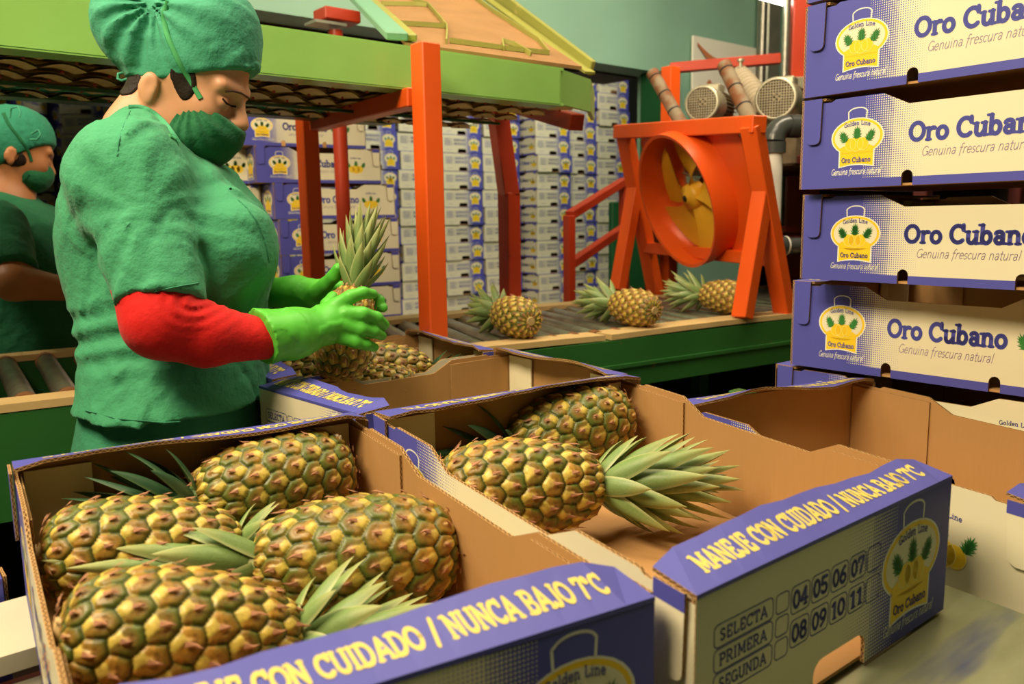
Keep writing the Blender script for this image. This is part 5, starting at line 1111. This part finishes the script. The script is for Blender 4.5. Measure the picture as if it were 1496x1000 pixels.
# cap
def capf(P):
    a = ell(P, PL(304, 52, D0), (.092, .094, .096)); a = smin(a, ell(P, PL(196, 34, D0 - .01), (.066, .082, .078)), .03); a = smin(a, ell(P, PL(222, 85, D0), (.046, .078, .052)), .03); a = smin(a, ell(P, PL(300, 88, D0), (.086, .080, .06)), .02); a = smin(a, hf1(P) - .009, .01); a = smin(a, cap(P, neck_a, neck_b + (0, 0, .02), .056, .058), .01)
    l0, l1 = PL(194, 116, D0), PL(262, 125, D0); n1 = np.array(((l1 - l0)[2], 0, -(l1 - l0)[0])); l2 = PL(374, 105, D0); n2 = np.array(((l2 - l1)[2], 0, -(l2 - l1)[0]))
    cut = np.maximum(plane(P, l1, n1), plane(P, l1, n2)); 
    # deep gathers fanning from the seam under the tie
    g0 = PL(246, 20, D0); th_ = np.arctan2(P[2] - g0[2], P[0] - g0[0]); rr = np.sqrt((P[0] - g0[0]) ** 2 + (P[2] - g0[2]) ** 2)
    a = a + .0055 * np.exp(-(rr / .10) ** 2) * np.sin(th_ * 13 + 2 * nz(P, 14, 8)) * (P[1] < D0); rdg = nz(P, 34, 41, 6, 2.0); a = a + .0045 * rdg + .0030 * np.abs(nz(P, 60, 43, 5, 2))
    sm = np.abs((P[0] - PL(250, 60, D0)[0]) - (P[2] - PL(250, 60, D0)[2]) * -.35); a = a + .0035 * np.exp(-(sm / .010) ** 2) * (P[1] < D0 + .03)
    return smax(a, cut, .003)
capo = implicit('cap', capf, (-.74, 1.28, PL(0, 140, D0)[2]), (-.38, 1.56, PL(0, -60, D0)[2]), .0042, M['capc'], per1, org1)
# mask
mt0, mt1 = PL(288, 137, D0), PL(351, 188, D0)
def maskf(P):
    a = hf1(P) - .006; c = ell(P, PL(302, 196, D0), (.056, .066, .052)); c = smin(c, cap(P, PL(312, 205, D0), PL(336, 200, D0), .030, .016), .03); c = smin(c, ell(P, PL(285, 210, D0), (.034, .060, .032)), .03)
    c = smin(c, cap(P, PL(332, 176, D0), PL(342, 190, D0), .018, .014), .02)
    dl = mt1 - mt0; n = np.array((-dl[2], 0, dl[0])); c = smax(c, plane(P, mt0, n), .003); bl = PL(256, 207, D0) - mt0; nb = np.array((bl[2], 0, -bl[0])); nb = nb if nb[0] < 0 else -nb; c = smax(c, plane(P, PL(256, 207, D0), nb), .003)
    # pleats fanning out from the tie corner
    q_ = PL(291, 142, D0); th_ = np.arctan2(P[2] - q_[2], P[0] - q_[0]); rr = np.sqrt((P[0] - q_[0]) ** 2 + (P[2] - q_[2]) ** 2)
    return c + .0026 * np.exp(-((rr - .05) / .045) ** 2) * np.sin(th_ * 22 + nz(P, 20, 2)) + .0016 * nz(P, 60, 12)
masko = implicit('face_mask', maskf, (-.60, 1.30, PL(0, 250, D0)[2]), (-.40, 1.54, PL(0, 128, D0)[2]), .0032, M['mask'], per1, org1)
tp = M['tape']
def tubeo(name, pts, r, mat, par, org, n=6, flat=None):
    b = MB(); pts = [np.array(p) - np.array(org) for p in pts]
    if flat:
        for _ in range(5): pts = [pts[0]] + [(a + 2 * m + c) / 4 for a, m, c in zip(pts[:-2], pts[1:-1], pts[2:])] + [pts[-1]]
        vs = []
        for i, p in enumerate(pts):
            t = pts[min(i + 1, len(pts) - 1)] - pts[max(i - 1, 0)]; u = -(p + np.array(org)); u /= np.linalg.norm(u); sd = np.cross(t, u); sd /= np.linalg.norm(sd) + 1e-9
            vs += [p - sd * flat / 2 - u * r, p - sd * flat * .4 + u * r * .6, p + sd * flat * .4 + u * r * .6, p + sd * flat / 2 - u * r]
        b.add(vs, [(4 * i + j, 4 * i + (j + 1) % 4, 4 * i + 4 + (j + 1) % 4, 4 * i + 4 + j) for i in range(len(pts) - 1) for j in range(4)], 0, smooth=True)
    else: b.tube(pts, r, n, 0)
    return b.build(name, [mat], par)
un = lambda P: np.minimum(np.minimum(capf(P), maskf(P)), hf1(P))
pts = trace(un, [(246, 2), (238, 22), (244, 52), (262, 92), (278, 118), (293, 144)], 1.2, 1.5, .002, 7); tubeo('mask_tie', pts, .0016, tp, masko, org1, flat=.009)
pts = trace(lambda P: np.minimum(tunic(P), body1(P)), [(258, 206), (250, 203), (246, 196)], 1.2, 1.5, .002, 4); tubeo('mask_tie', pts, .0014, tp, masko, org1, flat=.006) if len(pts) > 2 else None
pts = trace(capf, [(198, 113), (230, 119), (262, 121), (300, 116), (340, 109), (372, 101)], 1.25, 1.5, .0012, 8); tubeo('hem_stitch', pts, .0009, tp, capo, org1)
bw = [toW(PL(x, y, D0 - .02)) for x, y in ((190, 112), (180, 106), (173, 108), (172, 115), (178, 118), (190, 114))]; tubeo('cap_tie', bw, .0026, M['capc'], capo, org1)
bw = [toW(PL(x, y, D0 - .02)) for x, y in ((190, 114), (187, 126), (189, 140), (186, 152))]; tubeo('cap_tie', bw, .0022, M['capc'], capo, org1)
# hair
def hair(P):
    h_ = hf1(P) - .0025 + .0020 * nz(P, 150, 3); nb_ = np.minimum(ell(P, PL(206, 124, D0), (.031, .085, .033)) + .003 * nz(P, 110, 9), (ell(P, PL(270, 116, D0 - .06), (.021, .035, .036)) + .004 * nz(P, 110, 6))); nb_ = np.minimum(nb_, ell(P, PL(272, 132, D0 + .06), (.020, .035, .022)))
    return np.maximum(np.minimum(h_, body1(P) - .0025 + .0015 * nz(P, 150, 3)), nb_)
implicit('hair', hair, (-.68, 1.28, PL(0, 175, D0)[2]), (-.50, 1.56, PL(0, 90, D0)[2]), .0036, M['hair'], per1, org1)
pts = trace(hf1, [(329, 134), (340, 133), (352, 136), (360, 141), (364, 144)], 1.25, 1.45, .0006, 5); tubeo('eyebrow', pts, .0018, M['brow'], per1, org1)
pts = trace(hf1, [(325, 144), (331, 151), (338, 155), (345, 156)], 1.25, 1.45, .0008, 4); tubeo('eyelashes', pts, .0016, M['hair'], per1, org1)
# arms
RS1, RE = PL(184, 270, 1.26), PL(236, 470, 1.205); RW = PL(398, 496, 1.30)
def arm1(P):
    d = cap(P, RS1, RE, .062, .055); d = smin(d, cap(P, RE + (.004, 0, .004), PL(300, 490, 1.235), .054, .046), .02); d = smin(d, cap(P, PL(300, 490, 1.235), RW, .046, .031), .015)
    q_ = PL(293, 434, 1.20); rr = np.sqrt((P[0] - q_[0]) ** 2 + (P[2] - q_[2]) ** 2); return d + .0028 * np.exp(-(rr / .045) ** 2) * np.sin(rr * 420) + .0012 * nz(P, 60, 4)
implicit('red_sleeve', arm1, (-.76, 1.05, PL(0, 560, 1.2)[2]), (-.36, 1.42, PL(0, 240, 1.26)[2]), .0045, M['redk'], per1, org1)
def arm2(P): return smin(cap(P, S2, E2, .055, .048), cap(P, E2, PL(430, 432, 1.60), .048, .030), .02)
implicit('red_sleeve', arm2, (-.72, 1.45, E2[2] - .07), (-.38, 1.75, S2[2] + .08), .007, M['redk'], per1, org1)
def finger(P, pts, r): 
    d = None
    for a, b, ra, rb in zip(pts[:-1], pts[1:], r[:-1], r[1:]): c = cap(P, a, b, ra, rb); d = c if d is None else smin(d, c, .004)
    return d
L = lambda *a: [PL(*p) for p in a]
NF = [L((488, 447, 1.375), (512, 434, 1.372), (530, 428, 1.385), (545, 430, 1.405)), L((506, 458, 1.370), (530, 459, 1.372), (550, 465, 1.392), (562, 475, 1.415)), L((508, 476, 1.370), (528, 481, 1.374), (546, 485, 1.390), (558, 491, 1.410)), L((500, 494, 1.372), (520, 500, 1.376), (535, 504, 1.386), (547, 508, 1.402))]
NR_ = [(.0125, .0115, .0105, .0085), (.013, .012, .011, .009), (.0125, .0115, .0105, .0085), (.0115, .0105, .0095, .008)]
cf = PL(381, 494, 1.285)
def glove1(P):
    ax_ = PL(470, 476, 1.365) - cf; ax_ /= np.linalg.norm(ax_)
    d = cap(P, cf, PL(430, 487, 1.325), .046, .039); d = smin(d, cap(P, PL(430, 487, 1.325), PL(468, 478, 1.362), .038, .031), .02)
    palm = ell(P, PL(488, 470, 1.376), (.034, .019, .036)); d = smin(d, palm, .020)
    d = smax(d, -plane(P, cf, ax_ + np.array((0, 0, .08))), .002)
    d = d + .0030 * nz(P, 60, 7, 6, 2) + .0022 * np.abs(nz(P, 34, 9, 5, 2)) * 2
    for f_, r_ in zip(NF, NR_): d = smin(d, finger(P, f_, r_), .005)
    d = smin(d, finger(P, L((476, 462, 1.378), (478, 446, 1.40), (486, 434, 1.425)), (.014, .012, .010)), .006)
    return d
implicit('rubber_glove', glove1, (-.47, 1.20, PL(0, 550, 1.28)[2]), (-.19, 1.50, PL(0, 405, 1.4)[2]), .0030, M['glove'], per1, org1)
FF = [L((470, 418, 1.545), (500, 420, 1.555), (535, 428, 1.55), (556, 438, 1.525)), L((470, 434, 1.55), (505, 438, 1.560), (540, 444, 1.55), (560, 450, 1.525)), L((470, 448, 1.55), (505, 455, 1.56), (538, 462, 1.55), (556, 468, 1.53)), L((468, 460, 1.545), (500, 470, 1.55), (530, 478, 1.545), (545, 482, 1.53))]
c2 = PL(386, 432, 1.60)
def glove2(P):
    d = cap(P, c2, PL(430, 430, 1.57), .037, .032); d = smin(d, cap(P, PL(430, 430, 1.57), PL(455, 432, 1.555), .031, .027), .02); d = smin(d, ell(P, PL(470, 436, 1.548), (.032, .018, .034)), .018); ax_ = PL(455, 432, 1.555) - c2; d = smax(d, -plane(P, c2, ax_), .002)
    d = d + .0026 * nz(P, 60, 17, 6, 2)
    for f_, r_ in zip(FF, NR_): d = smin(d, finger(P, f_, r_), .005)
    return smin(d, finger(P, L((462, 428, 1.53), (476, 416, 1.515), (488, 404, 1.50), (494, 392, 1.49)), (.015, .0135, .0125, .010)), .007)
implicit('rubber_glove', glove2, (-.50, 1.42, PL(0, 500, 1.55)[2]), (-.22, 1.68, PL(0, 375, 1.5)[2]), .0034, M['glove'], per1, org1)
# seams and pocket on the tunic
for nm, pl in (('pocket_edge', [(348, 292), (362, 305), (376, 325), (386, 350), (392, 374), (393, 384)]), ('shoulder_seam', [(190, 162), (180, 185), (174, 205), (171, 228)]), ('hem_seam', [(125, 600), (170, 612), (240, 618), (310, 614), (385, 598)])):
    pts = trace(tunic, pl, 1.05, 1.6, .0013, 9)
    if len(pts) > 3: tubeo(nm, pts, .0012, M['trous'], tun, org1)
pts = trace(tunic, [(181, 440), (205, 432), (235, 424), (265, 418), (290, 414)], 1.0, 1.5, .0013, 9); tubeo('cuff_seam', pts, .0011, M['trous'], tun, org1)
def collar_pts():
    return [(188, 158), (205, 157), (222, 164), (238, 178), (250, 194), (260, 210)]
pts = trace(lambda P: np.minimum(tunic(P), body1(P)), collar_pts(), 1.2, 1.5, .003, 5); tubeo('collar_band', pts, .003, M['scrub'], tun, org1, flat=.011)

# ------------------------------------------------------------------ the farther worker behind the conveyor
D2 = 2.46; sc = D2 / D0
C2 = PL(27, 214, D2); yw = math.radians(46); t_ = math.radians(22); R2 = np.array(((math.cos(t_), 0, math.sin(t_)), (0, 1, 0), (-math.sin(t_), 0, math.cos(t_)))); Rz = np.array(((math.cos(yw), -math.sin(yw), 0), (math.sin(yw), math.cos(yw), 0), (0, 0, 1))); R2 = Rz @ R2
hf2, hp2 = head_fn(C2, R2)
b2 = PL(20, 480, D2); org2 = toW(np.array((b2[0], b2[1], FL)))
per2 = empty('person', org2, 'masked worker in dark green scrubs at the left edge, behind the roller conveyor', 'person')
def row2(y, l, r, hb): return row(y, l, r, hb, 0, D2)
rw2 = [row2(276, -12, 24, .06), row2(288, -28, 42, .11), row2(305, -48, 62, .15), row2(330, -62, 84, .18), row2(370, -70, 100, .18), row2(420, -72, 112, .17), row2(470, -68, 116, .165), row2(530, -66, 118, .18), row2(560, -68, 118, .185)]
Sh, El, Wr = PL(-8, 335, 2.26), PL(20, 412, 2.18), PL(105, 424, 2.30)
def tunic2(P):
    d = loft(P, rw2, 2.2); a = cap(P, Sh, El, .085, .066); n = El - Sh; a = smax(a, plane(P, Sh + n * .86, n), .004); d = smin(d, a, .03); d = smin(d, cap(P, PL(60, 335, 2.62), PL(100, 430, 2.6), .08, .06), .03)
    rdg = nz(P, 26, 61, 6, 2.2); d = d + .006 * rdg + .005 * np.abs(nz(P, 14, 62, 5, 2)); return smax(d, -cap(P, PL(8, 278, D2), PL(22, 235, D2), .055, .065), .006)
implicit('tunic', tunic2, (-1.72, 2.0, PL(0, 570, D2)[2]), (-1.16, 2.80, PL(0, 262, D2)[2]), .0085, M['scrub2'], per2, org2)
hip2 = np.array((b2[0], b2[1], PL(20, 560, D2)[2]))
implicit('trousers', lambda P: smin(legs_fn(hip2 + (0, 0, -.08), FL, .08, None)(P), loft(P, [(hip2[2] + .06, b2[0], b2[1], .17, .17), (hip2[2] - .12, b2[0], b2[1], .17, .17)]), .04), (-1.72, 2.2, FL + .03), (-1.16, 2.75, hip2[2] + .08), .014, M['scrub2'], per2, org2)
def body2(P):
    d = smin(hf2(P), cap(P, PL(6, 292, D2), PL(20, 232, D2), .056, .056), .02); d = smin(d, cap(P, PL(10, 310, D2), PL(20, 480, D2), .08, .10), .05)
    d = smin(d, cap(P, PL(12, 330, D2), Sh, .06, .05), .03); d = smin(d, cap(P, Sh, El, .050, .046), .03); d = smin(d, cap(P, El, Wr, .050, .030), .02); d = smin(d, ell(P, Wr + (.035, 0, 0), (.045, .018, .03)), .015)
    for k in range(4): a = Wr + np.array((.06, .01, .022 - .015 * k)); d = smin(d, cap(P, a, a + (.045 - .004 * k, .02, -.012), .009, .007), .004)
    return smin(smin(d, cap(P, Wr + (.02, -.01, .03), Wr + (.07, .02, .045), .011, .008), .006), hf2.ears(P), .003)
implicit('body', body2, (-1.72, 1.98, PL(0, 560, D2)[2]), (-1.02, 2.66, PL(0, 150, D2)[2]), .0058, M['skin2'], per2, org2)
def cap2(P):
    a = ell(P, PL(12, 200, D2), (.105, .098, .088)); a = smin(a, ell(P, PL(-22, 210, D2), (.065, .08, .075)), .03); l0, l1 = PL(-20, 268, D2), PL(52, 222, D2); n = np.array(((l1 - l0)[2], 0, -(l1 - l0)[0])); a = smin(a, hf2(P) - .008, .01); a = a + .004 * nz(P, 34, 71, 6, 2)
    return smax(a, plane(P, l1, n), .003)
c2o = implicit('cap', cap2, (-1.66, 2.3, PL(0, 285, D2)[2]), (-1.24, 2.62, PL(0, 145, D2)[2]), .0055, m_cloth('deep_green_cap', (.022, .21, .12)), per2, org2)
def mask2(P):
    p_ = hp2(.052, 0, -.075); c = ell(P, p_, (.055, .064, .050), R2); c = smin(c, ell(P, hp2(.09, 0, -.055), (.024, .03, .03), R2), .03); up = R2 @ np.array((-.25, 0, 1.0)); c = smax(c, plane(P, hp2(.09, 0, -.022), up), .003); return smax(c, -plane(P, hp2(.012, 0, -.07), R2 @ np.array((1.0, 0, 0))), .003) + .002 * nz(P, 50, 4)
m2o = implicit('face_mask', mask2, (C2[0] - .10, C2[1] - .12, C2[2] - .17), (C2[0] + .18, C2[1] + .18, C2[2] + .02), .0045, M['mask'], per2, org2)
def hair2(P): return np.maximum(hf2(P) - .004 + .002 * nz(P, 120, 3), ell(P, hp2(-.035, 0, -.045), (.075, .09, .038), R2) )
def hair2b(P): return np.maximum(hair2(P), -ell(P, hp2(-.028, -.08, -.045), (.026, .03, .032), R2))
implicit('hair', hair2b, (C2[0] - .16, C2[1] - .14, C2[2] - .14), (C2[0] + .14, C2[1] + .14, C2[2] + .05), .0055, M['hair'], per2, org2)
un2 = lambda P: np.minimum(np.minimum(cap2(P), mask2(P)), hf2(P))
pts = trace(un2, [(5, 165), (12, 182), (30, 204), (42, 222), (46, 236)], 2.2, 2.6, .003, 6); tubeo('mask_tie', pts, .0018, M['mask'], m2o, org2, flat=.009)
pts = trace(un2, [(42, 255), (32, 268), (22, 276)], 2.2, 2.7, .003, 6); tubeo('mask_tie', pts, .0018, M['mask'], m2o, org2, flat=.009) if len(pts) > 3 else None
bw = [toW(PL(x, y, D2 - .12)) for x, y in ((14, 172), (16, 158), (26, 156), (30, 164), (28, 172))]; tubeo('cap_tie', bw, .003, M['capc'], c2o, org2)
bw = [toW(PL(x, y, D2 - .06)) for x, y in ((46, 196), (56, 190), (60, 196), (54, 204), (44, 204))]; tubeo('cap_tie', bw, .003, M['capc'], c2o, org2)
for s_ in (-1, 1):
    ft = hip2 + np.array((.03, s_ * .08, 0)); ft[2] = FL + .035
    implicit('boot', lambda P, ft=ft: np.maximum(smin(cap(P, ft + (-.05, 0, .0), ft + (.10, 0, -.005), .045, .036), cap(P, ft + (-.04, 0, .02), ft + (-.04, 0, .12), .05, .055), .02), FL + .002 - P[2]), (ft[0] - .12, ft[1] - .07, FL - .01), (ft[0] + .16, ft[1] + .07, FL + .18), .012, M['shoe'], per2, org2)
# ------------------------------------------------------------------ lift the whole place so that the floor lies at z = 0
for o in list(bpy.data.objects):
    if o.parent is None: o.location.z += EYE
bpy.context.view_layer.update()
